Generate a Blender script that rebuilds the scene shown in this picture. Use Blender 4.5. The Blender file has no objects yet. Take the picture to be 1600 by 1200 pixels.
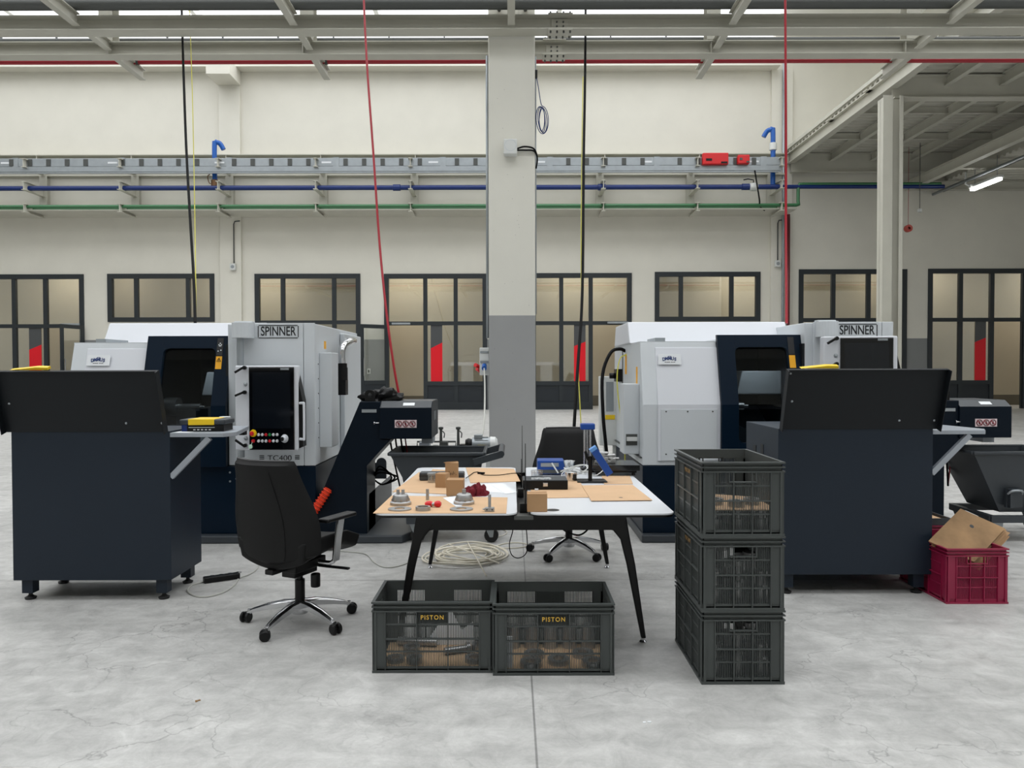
import bpy, bmesh, math, random
from mathutils import Vector, Matrix, Euler
random.seed(7)
PI = math.pi
SC = bpy.context.scene
COL = SC.collection
# ---------------------------------------------------------------- camera
PITCH = math.atan(23/1200.0); ROLL = math.radians(-0.12)
cam_d = bpy.data.cameras.new('camera'); cam = bpy.data.objects.new('camera', cam_d); COL.objects.link(cam)
cam_d.sensor_width = 36; cam_d.lens = 27.0; cam_d.clip_end = 200; cam_d.clip_start = 0.05
CR = Matrix.Rotation(PI/2-PITCH, 3, 'X') @ Matrix.Rotation(ROLL, 3, 'Z')
cam.matrix_world = Matrix.Translation((0, 0, 1.5)) @ CR.to_4x4()
SC.camera = cam
# ---------------------------------------------------------------- light and exposure
SC.view_settings.view_transform = 'Standard'; SC.view_settings.look = 'None'
SC.view_settings.gamma = 1.0; SC.view_settings.use_curve_mapping = False
SC.view_settings.exposure = EXPOSURE = 0.95
world = bpy.data.worlds.new('overcast_sky'); SC.world = world; world.use_nodes = True
bg = world.node_tree.nodes['Background']; bg.inputs[0].default_value = (0.96, 0.98, 1.0, 1); bg.inputs[1].default_value = 1.0
_n = world.node_tree; _tc = _n.nodes.new('ShaderNodeTexCoord'); _sx = _n.nodes.new('ShaderNodeSeparateXYZ'); _mr = _n.nodes.new('ShaderNodeMapRange')
_n.links.new(_tc.outputs['Generated'], _sx.inputs[0]); _n.links.new(_sx.outputs[2], _mr.inputs['Value'])
_mr.inputs['From Min'].default_value = 0.2; _mr.inputs['From Max'].default_value = 1.0; _mr.inputs['To Min'].default_value = 1.0; _mr.inputs['To Max'].default_value = 2.0
_n.links.new(_mr.outputs[0], bg.inputs[1])        # overcast: brightest overhead
SC.cycles.max_bounces = 7; SC.cycles.diffuse_bounces = 4; SC.cycles.glossy_bounces = 3; SC.cycles.transparent_max_bounces = 8
SC.cycles.caustics_reflective = False; SC.cycles.caustics_refractive = False
SC.cycles.sample_clamp_indirect = 6; SC.cycles.use_denoising = True

def area(name, loc, sx, sy, power, rot=(0, 0, 0), color=(1, 1, 1)):
    l = bpy.data.lights.new(name, 'AREA'); l.shape = 'RECTANGLE'; l.size = sx; l.size_y = sy; l.energy = power; l.color = color
    o = bpy.data.objects.new(name, l); COL.objects.link(o); o.location = loc; o.rotation_euler = rot; return o

# measuring: where the sight line of a photo pixel meets a depth or a height
def ray(px, py): return CR @ Vector(((px-800)/1200.0, (600-py)/1200.0, -1))
def W(px, py, Y):
    d = ray(px, py); t = Y/d.y; return d.x*t, 1.5+d.z*t
def F(px, py, z=0.0):
    d = ray(px, py); t = (z-1.5)/d.z; return d.x*t, d.y*t

# ---------------------------------------------------------------- materials
def lin(c): 
    c = c/255.0
    return c/12.92 if c <= 0.04045 else ((c+0.055)/1.055)**2.4
def mat(name, rgb, rough=0.5, metal=0.0, var=0.0, scale=4.0, bump=0.0, bscale=80.0, spec=0.5, coat=0.0):
    m = bpy.data.materials.new(name); m.use_nodes = True; nt = m.node_tree; b = nt.nodes['Principled BSDF']
    col = tuple(lin(x) for x in rgb)+(1,)
    b.inputs['Base Color'].default_value = col; b.inputs['Roughness'].default_value = rough
    b.inputs['Metallic'].default_value = metal; b.inputs['Specular IOR Level'].default_value = spec
    b.inputs['Coat Weight'].default_value = coat
    tc = nt.nodes.new('ShaderNodeTexCoord')
    if var > 0:
        n = nt.nodes.new('ShaderNodeTexNoise'); n.inputs['Scale'].default_value = scale; n.inputs['Detail'].default_value = 5
        nt.links.new(tc.outputs['Object'], n.inputs['Vector'])
        r = nt.nodes.new('ShaderNodeMapRange'); r.inputs['From Min'].default_value = 0.3; r.inputs['From Max'].default_value = 0.7
        r.inputs['To Min'].default_value = 1-var; r.inputs['To Max'].default_value = 1+var
        nt.links.new(n.outputs[0], r.inputs['Value'])
        mx = nt.nodes.new('ShaderNodeVectorMath'); mx.operation = 'SCALE'; mx.inputs[0].default_value = col[:3]
        nt.links.new(r.outputs[0], mx.inputs['Scale']); nt.links.new(mx.outputs[0], b.inputs['Base Color'])
    if bump > 0:
        n = nt.nodes.new('ShaderNodeTexNoise'); n.inputs['Scale'].default_value = bscale; n.inputs['Detail'].default_value = 3
        nt.links.new(tc.outputs['Object'], n.inputs['Vector'])
        bp = nt.nodes.new('ShaderNodeBump'); bp.inputs['Strength'].default_value = bump; bp.inputs['Distance'].default_value = 0.01
        nt.links.new(n.outputs[0], bp.inputs['Height']); nt.links.new(bp.outputs[0], b.inputs['Normal'])
    return m
def emis(name, rgb, s):
    m = bpy.data.materials.new(name); m.use_nodes = True; nt = m.node_tree; nt.nodes.clear()
    e = nt.nodes.new('ShaderNodeEmission'); e.inputs[0].default_value = (*rgb, 1); e.inputs[1].default_value = s
    o = nt.nodes.new('ShaderNodeOutputMaterial'); nt.links.new(e.outputs[0], o.inputs[0]); return m
def glass(name, tint, reflect=0.1, rough=0.02):
    m = bpy.data.materials.new(name); m.use_nodes = True; nt = m.node_tree; nt.nodes.clear()
    t = nt.nodes.new('ShaderNodeBsdfTransparent'); t.inputs[0].default_value = (*tint, 1)
    g = nt.nodes.new('ShaderNodeBsdfGlossy'); g.inputs['Roughness'].default_value = rough; g.inputs[0].default_value = (1, 1, 1, 1)
    mx = nt.nodes.new('ShaderNodeMixShader'); mx.inputs[0].default_value = reflect
    o = nt.nodes.new('ShaderNodeOutputMaterial')
    nt.links.new(t.outputs[0], mx.inputs[1]); nt.links.new(g.outputs[0], mx.inputs[2]); nt.links.new(mx.outputs[0], o.inputs[0]); return m
def painted(name, low, high, zline, rough=0.6, var=0.05):
    """wall paint with a grey dado up to zline (metres above the floor)"""
    m = mat(name, high, rough); nt = m.node_tree; b = nt.nodes['Principled BSDF']
    g = nt.nodes.new('ShaderNodeNewGeometry'); s = nt.nodes.new('ShaderNodeSeparateXYZ'); nt.links.new(g.outputs['Position'], s.inputs[0])
    c = nt.nodes.new('ShaderNodeMath'); c.operation = 'GREATER_THAN'; c.inputs[1].default_value = zline; nt.links.new(s.outputs[2], c.inputs[0])
    mx = nt.nodes.new('ShaderNodeMix'); mx.data_type = 'RGBA'
    mx.inputs[6].default_value = (*[lin(x) for x in low], 1); mx.inputs[7].default_value = (*[lin(x) for x in high], 1)
    nt.links.new(c.outputs[0], mx.inputs[0])
    n = nt.nodes.new('ShaderNodeTexNoise'); n.inputs['Scale'].default_value = 1.3; n.inputs['Detail'].default_value = 6
    nt.links.new(g.outputs['Position'], n.inputs['Vector'])
    r = nt.nodes.new('ShaderNodeMapRange'); r.inputs['From Min'].default_value = 0.3; r.inputs['From Max'].default_value = 0.7
    r.inputs['To Min'].default_value = 1-var; r.inputs['To Max'].default_value = 1+var; nt.links.new(n.outputs[0], r.inputs['Value'])
    v = nt.nodes.new('ShaderNodeVectorMath'); v.operation = 'SCALE'; nt.links.new(mx.outputs[2], v.inputs[0]); nt.links.new(r.outputs[0], v.inputs['Scale'])
    # air holes of the cast concrete
    vo = nt.nodes.new('ShaderNodeTexVoronoi'); vo.inputs['Scale'].default_value = 9; nt.links.new(g.outputs['Position'], vo.inputs['Vector'])
    lt = nt.nodes.new('ShaderNodeMath'); lt.operation = 'GREATER_THAN'; lt.inputs[1].default_value = 0.045; nt.links.new(vo.outputs['Distance'], lt.inputs[0])
    r2 = nt.nodes.new('ShaderNodeMapRange'); r2.inputs['To Min'].default_value = 0.6; nt.links.new(lt.outputs[0], r2.inputs['Value'])
    v2 = nt.nodes.new('ShaderNodeVectorMath'); v2.operation = 'SCALE'; nt.links.new(v.outputs[0], v2.inputs[0]); nt.links.new(r2.outputs[0], v2.inputs['Scale'])
    nt.links.new(v2.outputs[0], b.inputs['Base Color']); return m

def floor_material():
    m = mat('polished_concrete', (176, 177, 176), 0.42); nt = m.node_tree; b = nt.nodes['Principled BSDF']; L = nt.links.new
    def N(t): return nt.nodes.new(t)
    g = N('ShaderNodeNewGeometry'); pos = g.outputs['Position']
    def noise(scale, detail=6, dist=0.0, vec=None, rough=0.6):
        n = N('ShaderNodeTexNoise'); n.inputs['Scale'].default_value = scale; n.inputs['Detail'].default_value = detail
        n.inputs['Distortion'].default_value = dist; n.inputs['Roughness'].default_value = rough; L(vec or pos, n.inputs['Vector']); return n.outputs[0]
    def rng(v, a, c, lo, hi):
        r = N('ShaderNodeMapRange'); r.inputs['From Min'].default_value = a; r.inputs['From Max'].default_value = c
        r.inputs['To Min'].default_value = lo; r.inputs['To Max'].default_value = hi; L(v, r.inputs['Value']); return r.outputs[0]
    def math_(op, a, c=None, v=None):
        q = N('ShaderNodeMath'); q.operation = op; L(a, q.inputs[0])
        if c is not None: L(c, q.inputs[1])
        if v is not None: q.inputs[1].default_value = v
        return q.outputs[0]
    big = rng(noise(1.1, 9, 0.5, rough=0.7), 0.3, 0.7, 0.84, 1.12)
    mid = rng(noise(6.5, 12, 0.7, rough=0.74), 0.34, 0.66, 0.80, 1.15)
    mp = N('ShaderNodeMapping'); mp.inputs['Scale'].default_value = (0.35, 2.2, 1); mp.inputs['Rotation'].default_value = (0, 0, 0.2); L(pos, mp.inputs['Vector'])
    streak = rng(noise(2.6, 6, 1.0, mp.outputs[0]), 0.3, 0.7, 0.88, 1.10)
    fine = rng(noise(60, 6, rough=0.8), 0.3, 0.7, 0.93, 1.06)
    k = math_('MULTIPLY', big, mid); k = math_('MULTIPLY', k, streak); k = math_('MULTIPLY', k, fine)
    # hairline cracks
    wn = N('ShaderNodeTexNoise'); wn.inputs['Scale'].default_value = 3.2; wn.inputs['Detail'].default_value = 6; L(pos, wn.inputs['Vector'])
    sc = N('ShaderNodeVectorMath'); sc.operation = 'SCALE'; sc.inputs['Scale'].default_value = 0.55; L(wn.outputs['Color'], sc.inputs[0])
    ad = N('ShaderNodeVectorMath'); ad.operation = 'ADD'; L(pos, ad.inputs[0]); L(sc.outputs[0], ad.inputs[1])
    vo = N('ShaderNodeTexVoronoi'); vo.feature = 'DISTANCE_TO_EDGE'; vo.inputs['Scale'].default_value = 1.9; L(ad.outputs[0], vo.inputs['Vector'])
    crack = rng(vo.outputs['Distance'], 0.0, 0.012, 0.62, 1.0)
    gate = rng(noise(0.8, 3), 0.46, 0.6, 0.0, 1.0)
    inv = math_('SUBTRACT', crack, v=1.0); inv = math_('MULTIPLY', inv, gate); crack = math_('ADD', inv, v=1.0)
    k = math_('MULTIPLY', k, crack)
    # sawn joints every 5 m
    s = N('ShaderNodeSeparateXYZ'); L(pos, s.inputs[0])
    def joint(out, off):
        a = math_('ADD', out, v=1000-off+2.5); a = math_('MODULO', a, v=5.0); a = math_('SUBTRACT', a, v=2.5)
        a = math_('ABSOLUTE', a); return rng(a, 0.003, 0.006, 0.5, 1.0)
    k = math_('MULTIPLY', k, joint(s.outputs[0], 0.092)); k = math_('MULTIPLY', k, joint(s.outputs[1], 5.44))
    v = N('ShaderNodeVectorMath'); v.operation = 'SCALE'; v.inputs[0].default_value = FLOOR_RGB; L(k, v.inputs['Scale']); L(v.outputs[0], b.inputs['Base Color'])
    L(rng(noise(6, 5), 0.3, 0.7, 0.32, 0.6), b.inputs['Roughness'])
    bp = N('ShaderNodeBump'); bp.inputs['Strength'].default_value = 0.12; bp.inputs['Distance'].default_value = 0.01
    L(noise(14, 5, 1.0), bp.inputs['Height']); L(bp.outputs[0], b.inputs['Normal'])
    return m
FLOOR_RGB = (0.455, 0.452, 0.438)

M = {}
M['floor'] = floor_material()
M['wall'] = painted('wall_paint', (128, 130, 130), (217, 214, 203), 2.62, var=0.025)
M['column'] = painted('column_paint', (152, 153, 153), (220, 218, 208), 2.27, var=0.04)
M['far_wall'] = mat('grey_hall_wall', (178, 178, 172), 0.7)
M['inner'] = painted('corridor_paint', (104, 98, 84), (190, 180, 158), 0.42, var=0.02)
M['steel_cream'] = mat('cream_painted_steel', (196, 194, 182), 0.5, var=0.04, scale=2)
M['steel_grey'] = mat('grey_primed_steel', (176, 174, 162), 0.5, var=0.05, scale=2)
M['roof'] = mat('white_roof_sheet', (225, 225, 220), 0.6)
M['frame'] = mat('dark_window_frame', (34, 40, 44), 0.45)
M['frame_panel'] = mat('dark_door_panel', (30, 36, 42), 0.4)
M['glass'] = glass('window_glass', (0.93, 0.94, 0.92), 0.16)
M['red_film'] = mat('red_window_film', (222, 6, 30), 0.35)
M['grey_film'] = mat('grey_window_film', (74, 76, 78), 0.35)
M['mach_light'] = mat('light_grey_machine_paint', (203, 208, 212), 0.38, var=0.015, scale=3, bump=0.02, bscale=300)
M['mach_white'] = mat('pale_machine_paint', (214, 217, 223), 0.36)
M['navy'] = mat('navy_machine_paint', (4, 22, 38), 0.4, spec=0.14, var=0.05, scale=3)
M['navy_deep'] = mat('deep_navy_paint', (5, 17, 29), 0.4, spec=0.15)
M['cart'] = mat('blue_black_cart_paint', (26, 36, 48), 0.45, spec=0.3, var=0.04, scale=3)
M['cart_lid'] = mat('charcoal_lid_paint', (19, 23, 27), 0.5, spec=0.25, var=0.03, scale=3)
M['charcoal'] = mat('charcoal_paint', (52, 57, 62), 0.42, var=0.04)
M['black'] = mat('black_plastic', (10, 10, 11), 0.4, spec=0.3)
M['black_gloss'] = mat('black_gloss_screen', (4, 5, 8), 0.08)
M['black_fabric'] = mat('black_upholstery', (8, 8, 9), 0.62, spec=0.3, bump=0.15, bscale=500)
M['rubber'] = mat('black_rubber', (22, 22, 23), 0.6)
M['chrome'] = mat('polished_aluminium', (205, 206, 208), 0.16, 1.0)
M['steel'] = mat('turned_steel', (172, 172, 172), 0.36, 0.85, var=0.08, scale=30)
M['galv'] = mat('galvanised_metal', (158, 164, 168), 0.42, 0.55, var=0.06, scale=5)
M['galv_dark'] = mat('dark_galvanised_clip', (78, 80, 78), 0.5, 0.3)
M['alu'] = mat('anodised_grey_aluminium', (158, 164, 172), 0.4, 0.3)
M['white'] = mat('white_laminate', (212, 215, 219), 0.3)
M['paper'] = mat('white_paper', (222, 225, 228), 0.7)
M['white_plastic'] = mat('white_plastic', (214, 216, 214), 0.4)
M['card'] = mat('tan_cardboard_sheet', (198, 164, 128), 0.8, var=0.05, scale=6)
M['card_box'] = mat('brown_cardboard_box', (168, 132, 94), 0.8, var=0.05, scale=8)
M['card_old'] = mat('stained_cardboard', (146, 116, 82), 0.85, var=0.32, scale=6)
M['crate'] = mat('dark_grey_crate_plastic', (70, 74, 73), 0.42, spec=0.3, var=0.05, scale=6)
M['crate_red'] = mat('maroon_crate_plastic', (140, 24, 62), 0.4, var=0.05, scale=6)
M['yellow'] = mat('yellow_plastic', (238, 200, 20), 0.4)
M['amber'] = mat('amber_sticker', (240, 172, 10), 0.45)
M['gold_text'] = mat('yellow_stencil_text', (216, 172, 60), 0.6)
M['faded_text'] = mat('faded_yellow_text', (132, 104, 62), 0.7)
M['blue_pipe'] = mat('blue_pipe_plastic', (8, 40, 104), 0.35)
M['blue_bright'] = mat('bright_blue_paint', (18, 88, 172), 0.35)
M['blue_dev'] = mat('blue_instrument_paint', (10, 66, 146), 0.35)
M['green_pipe'] = mat('green_pipe_plastic', (60, 112, 74), 0.4)
M['red_pipe'] = mat('red_painted_pipe', (150, 20, 34), 0.35)
M['red_hose'] = mat('red_air_hose', (160, 12, 34), 0.4)
M['red_box'] = mat('red_plastic_box', (206, 24, 30), 0.4)
M['orange_red'] = mat('orange_red_coil_hose', (222, 62, 30), 0.4)
M['maroon_cloth'] = mat('maroon_cloth', (104, 10, 28), 0.9, bump=0.3, bscale=120)
M['cable_beige'] = mat('beige_cable', (222, 216, 200), 0.5)
M['cable_grey'] = mat('grey_cable', (178, 178, 172), 0.5)
M['cable_yellow'] = mat('yellow_green_cable', (204, 198, 70), 0.5)
M['cable_black'] = mat('black_cable', (5, 5, 6), 0.6, spec=0.15)
M['logo_blue'] = mat('logo_blue_ink', (18, 48, 104), 0.5)
M['ink'] = mat('black_ink', (14, 16, 20), 0.5)
M['sign_pink'] = mat('pale_pink_sign', (214, 196, 200), 0.5)
M['sign_red'] = mat('dark_red_sign_ink', (150, 20, 40), 0.5)
M['btn_white'] = mat('grey_white_button', (200, 202, 206), 0.35)
M['btn_green'] = mat('green_button', (20, 120, 60), 0.35)
M['btn_red'] = mat('red_button', (200, 30, 40), 0.3)
M['clear'] = glass('clear_plastic', (0.82, 0.84, 0.85), 0.22, 0.06)
M['door_glass'] = glass('tinted_machine_window', (0.42, 0.46, 0.48), 0.025)
M['lamp_on'] = emis('lamp_diffuser_glow', (1.0, 1.0, 0.97), 7.0)
M['dark_inside'] = mat('machine_interior', (24, 27, 30), 0.4, 0.3)

# ---------------------------------------------------------------- mesh builder
class MB:
    def __init__(s): s.v = []; s.f = []; s.smooth = []
    def add(s, vs, fs, smooth=False, T=None):
        o = len(s.v)
        for p in vs: s.v.append(tuple(T @ Vector(p)) if T is not None else tuple(p))
        for f in fs: s.f.append(tuple(i+o for i in f)); s.smooth.append(smooth)
        return s
    def box(s, x0, x1, y0, y1, z0, z1, T=None):
        v = [(x, y, z) for z in (z0, z1) for y in (y0, y1) for x in (x0, x1)]
        return s.add(v, [(0, 2, 3, 1), (4, 5, 7, 6), (0, 1, 5, 4), (2, 6, 7, 3), (0, 4, 6, 2), (1, 3, 7, 5)], T=T)
    def bar(s, p0, p1, w, h, up=(0, 0, 1)):
        p0 = Vector(p0); p1 = Vector(p1); d = (p1-p0).normalized(); u = Vector(up)
        a = d.cross(u)
        if a.length < 1e-4: a = d.cross(Vector((0, 1, 0)))
        a.normalize(); b = a.cross(d).normalized(); v = []
        for p in (p0, p1):
            for i, j in ((-1, -1), (1, -1), (1, 1), (-1, 1)): v.append(p+a*(w/2*i)+b*(h/2*j))
        return s.add(v, [(0, 3, 2, 1), (4, 5, 6, 7), (0, 1, 5, 4), (1, 2, 6, 5), (2, 3, 7, 6), (3, 0, 4, 7)])
    def prism(s, poly, axis, a, b, T=None):
        n = len(poly); v = []
        for t in (a, b):
            for p, q in poly:
                v.append({'x': (t, p, q), 'y': (p, t, q), 'z': (p, q, t)}[axis])
        fs = [tuple(range(n))[::-1], tuple(range(n, 2*n))]+[(i, (i+1) % n, n+(i+1) % n, n+i) for i in range(n)]
        return s.add(v, fs, T=T)
    def cyl(s, p0, p1, r, n=14, r2=None, caps=True):
        p0 = Vector(p0); p1 = Vector(p1); r2 = r if r2 is None else r2; d = (p1-p0).normalized()
        a = d.orthogonal().normalized(); b = d.cross(a); v = []
        for p, rr in ((p0, r), (p1, r2)):
            for i in range(n):
                t = 2*PI*i/n; v.append(p+a*(rr*math.cos(t))+b*(rr*math.sin(t)))
        s.add(v, [(i, (i+1) % n, n+(i+1) % n, n+i) for i in range(n)], True)
        if caps:
            o = len(s.v)-2*n; s.f += [tuple(range(o, o+n))[::-1], tuple(range(o+n, o+2*n))]; s.smooth += [False, False]
        return s
    def lathe(s, prof, c=(0, 0, 0), n=20, axis=(0, 0, 1)):
        c = Vector(c); q = Vector((0, 0, 1)).rotation_difference(Vector(axis)); v = []; m = len(prof)
        for i in range(n):
            t = 2*PI*i/n
            for r, z in prof: v.append(c+q @ Vector((r*math.cos(t), r*math.sin(t), z)))
        fs = [(i*m+j, ((i+1) % n)*m+j, ((i+1) % n)*m+j+1, i*m+j+1) for i in range(n) for j in range(m-1)]
        s.add(v, fs, True)
        return s
    def tube(s, pts, r, n=6, smooth_pts=0, rs=None):
        P = [Vector(p) for p in pts]
        if smooth_pts:
            Q = []
            for i in range(len(P)-1):
                a = P[max(i-1, 0)]; b = P[i]; c = P[i+1]; d = P[min(i+2, len(P)-1)]
                for k in range(smooth_pts):
                    t = k/smooth_pts
                    Q.append(0.5*((2*b)+(c-a)*t+(2*a-5*b+4*c-d)*t*t+(3*b-a-3*c+d)*t**3))
            Q.append(P[-1]); P = Q
        T = (P[1]-P[0]).normalized(); a = T.orthogonal().normalized(); v = []; m = len(P)
        for i, p in enumerate(P):
            T = (P[min(i+1, m-1)]-P[max(i-1, 0)])
            if T.length < 1e-9: T = Vector((0, 0, 1))
            T.normalize(); a = (a-T*a.dot(T))
            if a.length < 1e-6: a = T.orthogonal()
            a.normalize(); b = T.cross(a); rr = rs(i/(m-1)) if rs else r
            for k in range(n):
                t = 2*PI*k/n; v.append(p+a*(rr*math.cos(t))+b*(rr*math.sin(t)))
        fs = [(i*n+k, i*n+(k+1) % n, (i+1)*n+(k+1) % n, (i+1)*n+k) for i in range(m-1) for k in range(n)]
        s.add(v, fs, True); o = len(s.v)-m*n
        s.f += [tuple(range(o, o+n))[::-1], tuple(range(o+(m-1)*n, o+m*n))]; s.smooth += [False, False]
        return s
    def ibeam(s, p0, p1, h, w, tf=0.015, tw=0.012, up=(0, 0, 1)):
        p0 = Vector(p0); p1 = Vector(p1); d = (p1-p0).normalized(); u = Vector(up); a = d.cross(u).normalized(); u = a.cross(d).normalized()
        s.bar(p0+u*(h/2-tf/2), p1+u*(h/2-tf/2), w, tf, up); s.bar(p0-u*(h/2-tf/2), p1-u*(h/2-tf/2), w, tf, up)
        s.bar(p0, p1, tw, h-2*tf, up); return s
    def grid(s, fn, nu, nv, smooth=True):
        v = [fn(i/nu, j/nv) for j in range(nv+1) for i in range(nu+1)]
        fs = [(j*(nu+1)+i, j*(nu+1)+i+1, (j+1)*(nu+1)+i+1, (j+1)*(nu+1)+i) for j in range(nv) for i in range(nu)]
        return s.add(v, fs, smooth)
    def build(s, name, m, parent=None, loc=None, rot=None, bev=0.0, seg=2, solid=0.0, sub=0, world_parent=False):
        me = bpy.data.meshes.new(name); me.from_pydata(s.v, [], s.f); me.polygons.foreach_set('use_smooth', s.smooth)
        bm = bmesh.new(); bm.from_mesh(me); bmesh.ops.recalc_face_normals(bm, faces=bm.faces)
        for e in bm.edges:
            if len(e.link_faces) == 2 and e.calc_face_angle(0) > 0.62: e.smooth = False
        bm.to_mesh(me); bm.free()
        me.materials.append(M[m] if isinstance(m, str) else m); me.update()
        o = bpy.data.objects.new(name, me); COL.objects.link(o)
        if parent is not None: o.parent = parent
        if parent is not None and parent.name in WORLD: o.location = -parent.location
        if loc is not None: o.location = loc
        if rot is not None: o.rotation_euler = rot
        if solid: md = o.modifiers.new('solid', 'SOLIDIFY'); md.thickness = solid; md.offset = 0
        if sub: md = o.modifiers.new('sub', 'SUBSURF'); md.levels = sub; md.render_levels = sub
        if bev:
            md = o.modifiers.new('bevel', 'BEVEL'); md.width = bev; md.segments = seg; md.limit_method = 'ANGLE'; md.angle_limit = math.radians(40)
        return o
WORLD = set()      # things whose parts are drawn in room coordinates
def wthing(name, label, cat, loc, group=None):
    o = thing(name, label, cat, loc, 0, group); WORLD.add(o.name); return o
def thing(name, label, cat, loc=(0, 0, 0), rz=0, group=None):
    o = bpy.data.objects.new(name, None); COL.objects.link(o); o.empty_display_size = 0.1
    o.location = loc; o.rotation_euler = (0, 0, rz); o['label'] = label; o['category'] = cat
    if group: o['group'] = group
    return o
def tag(o, label, cat, group=None, kind=None):
    o['label'] = label; o['category'] = cat
    if group: o['group'] = group
    if kind: o['kind'] = kind
    return o
def struct(o, label=None, cat=None):
    o['kind'] = 'structure'
    if label: o['label'] = label; o['category'] = cat or 'structure'
    return o
def dup(root, loc, rz=None, label=None, group=None):
    r = root.copy(); COL.objects.link(r); r.location = loc
    if rz is not None: r.rotation_euler = (0, 0, rz)
    if label: r['label'] = label
    if group: r['group'] = group
    for ch in list(root.children):
        c = ch.copy(); COL.objects.link(c); c.parent = r
        for g in list(ch.children):
            d = g.copy(); COL.objects.link(d); d.parent = c
    return r
def text(name, body, size, m, parent, loc, rot=(PI/2, 0, 0), sx=1.0, ext=0.0015, bold=0.0, sp=1.0):
    cu = bpy.data.curves.new(name, 'FONT'); cu.body = body; cu.size = size; cu.extrude = ext; cu.align_x = 'CENTER'; cu.align_y = 'CENTER'; cu.offset = bold; cu.space_character = sp
    t = bpy.data.objects.new('tmp', cu); COL.objects.link(t)
    dg = bpy.context.evaluated_depsgraph_get(); me = bpy.data.meshes.new_from_object(t.evaluated_get(dg)); bpy.data.objects.remove(t)
    me.materials.clear(); me.materials.append(M[m]); o = bpy.data.objects.new(name, me); COL.objects.link(o)
    o.parent = parent; o.location = Vector(loc)-(parent.location if parent.name in WORLD else Vector((0, 0, 0))); o.rotation_euler = rot; o.scale = (sx, 1, 1); return o
# ================================================================ THE SETTING
YW = 28.6
XL, XR, YB, ZR = -24.0, 34.0, -14.0, 14.2
struct(MB().box(XL-.3, XR+.3, YB-.3, 33, -.2, 0).build('floor', 'floor'), 'pale grey polished concrete floor with hairline cracks', 'floor')
def opening(x0, x1, ytop, ybot=None):
    a, z1 = W(x0, ytop, YW); b, _ = W(x1, ytop, YW); z0 = 0.0 if ybot is None else W((x0+x1)/2, ybot, YW)[1]
    return [a, b, z0, z1]
OPS = [opening(-70, 131, 429), opening(168, 335, 428, 503), opening(398, 563, 428), opening(600, 761, 428), opening(830, 987, 427),
       opening(1023, 1188, 425, 502), opening(1248, 1417, 421), opening(1450, 1650, 420)]
wb = MB(); x = XL; ZW = 12.62
for a, b, z0, z1 in OPS:
    wb.box(x, a, YW, YW+.3, 0, ZW); wb.box(a, b, YW, YW+.3, z1, ZW)
    if z0 > 0: wb.box(a, b, YW, YW+.3, 0, z0)
    x = b
wb.box(x, XR, YW, YW+.3, 0, ZW)
xt = W(1212, 110, YW)[0]
zc = W(700, 112, YW)[1]
wb.box(XL, xt, YW-.55, YW, zc, zc+.17)                         # cornice under the clerestory
wb.box(xt, XR, YW, YW+.3, ZW, 13.9)
wb.build('wall_back', 'wall')['kind'] = 'structure'
for nm, args in (('wall_left', (XL-.3, XL, YB, YW+.3, 0, ZR)), ('wall_right', (XR, XR+.3, YB, YW+.3, 0, ZR)), ('wall_front', (XL, XR, YB-.3, YB, 0, ZR))):
    struct(MB().box(*args).build(nm, 'far_wall'))
# clerestory glazing bars above the back wall, open to the sky
cb = MB(); cb.box(XL, xt, YW, YW+.12, ZW+1.35, ZW+1.45)
for i in range(18): xx = XL+1+i*2.05; cb.box(xx, xx+.05, YW+.02, YW+.1, ZW, ZW+1.4) if xx < xt else None
struct(cb.build('trim_1', 'frame'), 'slim glazing bars of the clerestory above the back wall', 'glazing bars')
# roof: white sheeted bands with open skylight bands between them
rb = MB()
for y0, y1 in ((-14.3, -9), (-4.5, -1), (4, 7.5), (12.5, 16.5), (21.5, 23.2)): rb.box(XL-.3, XR+.3, y0, y1, ZR, ZR+.15)
rb.box(xt, XR+.3, 22.5, YW+.3, ZR+.02, ZR+.16)  # extra unseen sheet, added to keep sky light off the right upper wall
for i in range(10): xx = XL+i*6.4; rb.box(xx, xx+.16, YB, YW, ZR-.25, ZR)
struct(rb.build('ceiling', 'roof'), 'white sheet roof with skylight bands', 'ceiling')
# wall pilasters
for i, px in enumerate((361, 797, 1220)):
    a = W(px-16.5, 300, YW)[0]; b = W(px+16.5, 300, YW)[0]
    pb = MB().box(a, b, YW-.12, YW+.02, 0, ZW-.1)
    zb = W(px, 133, YW-.12)[1]
    if i < 2: pb.box(a-.03, b+.03, YW-1.2, YW-.1, zb, zb+.52)
    struct(pb.build('trim_%d' % (i+2), 'wall', bev=.01), 'cast concrete pilaster on the back wall', 'pilaster')
# corridor seen through the glazing
ib = MB(); ib.box(XL, XR, 31.4, 31.6, 0, 6.4); ib.box(XL, XR, YW+.3, 31.6, 5.9, 6.1)
for px in (145, 575, 1005, 1425): xx = W(px, 500, 30)[0]; ib.box(xx-.05, xx+.15, 29.6, 31.4, 0, 5.9)
struct(ib.build('wall_corridor', 'inner'))
for i in range(7): area('corridor_fill_light', (-17+i*6.6, 30.2, 5.85), 3.4, .5, 46, color=(1, .95, .88))  # added lights without fixtures, to brighten the corridor behind the glass

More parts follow.
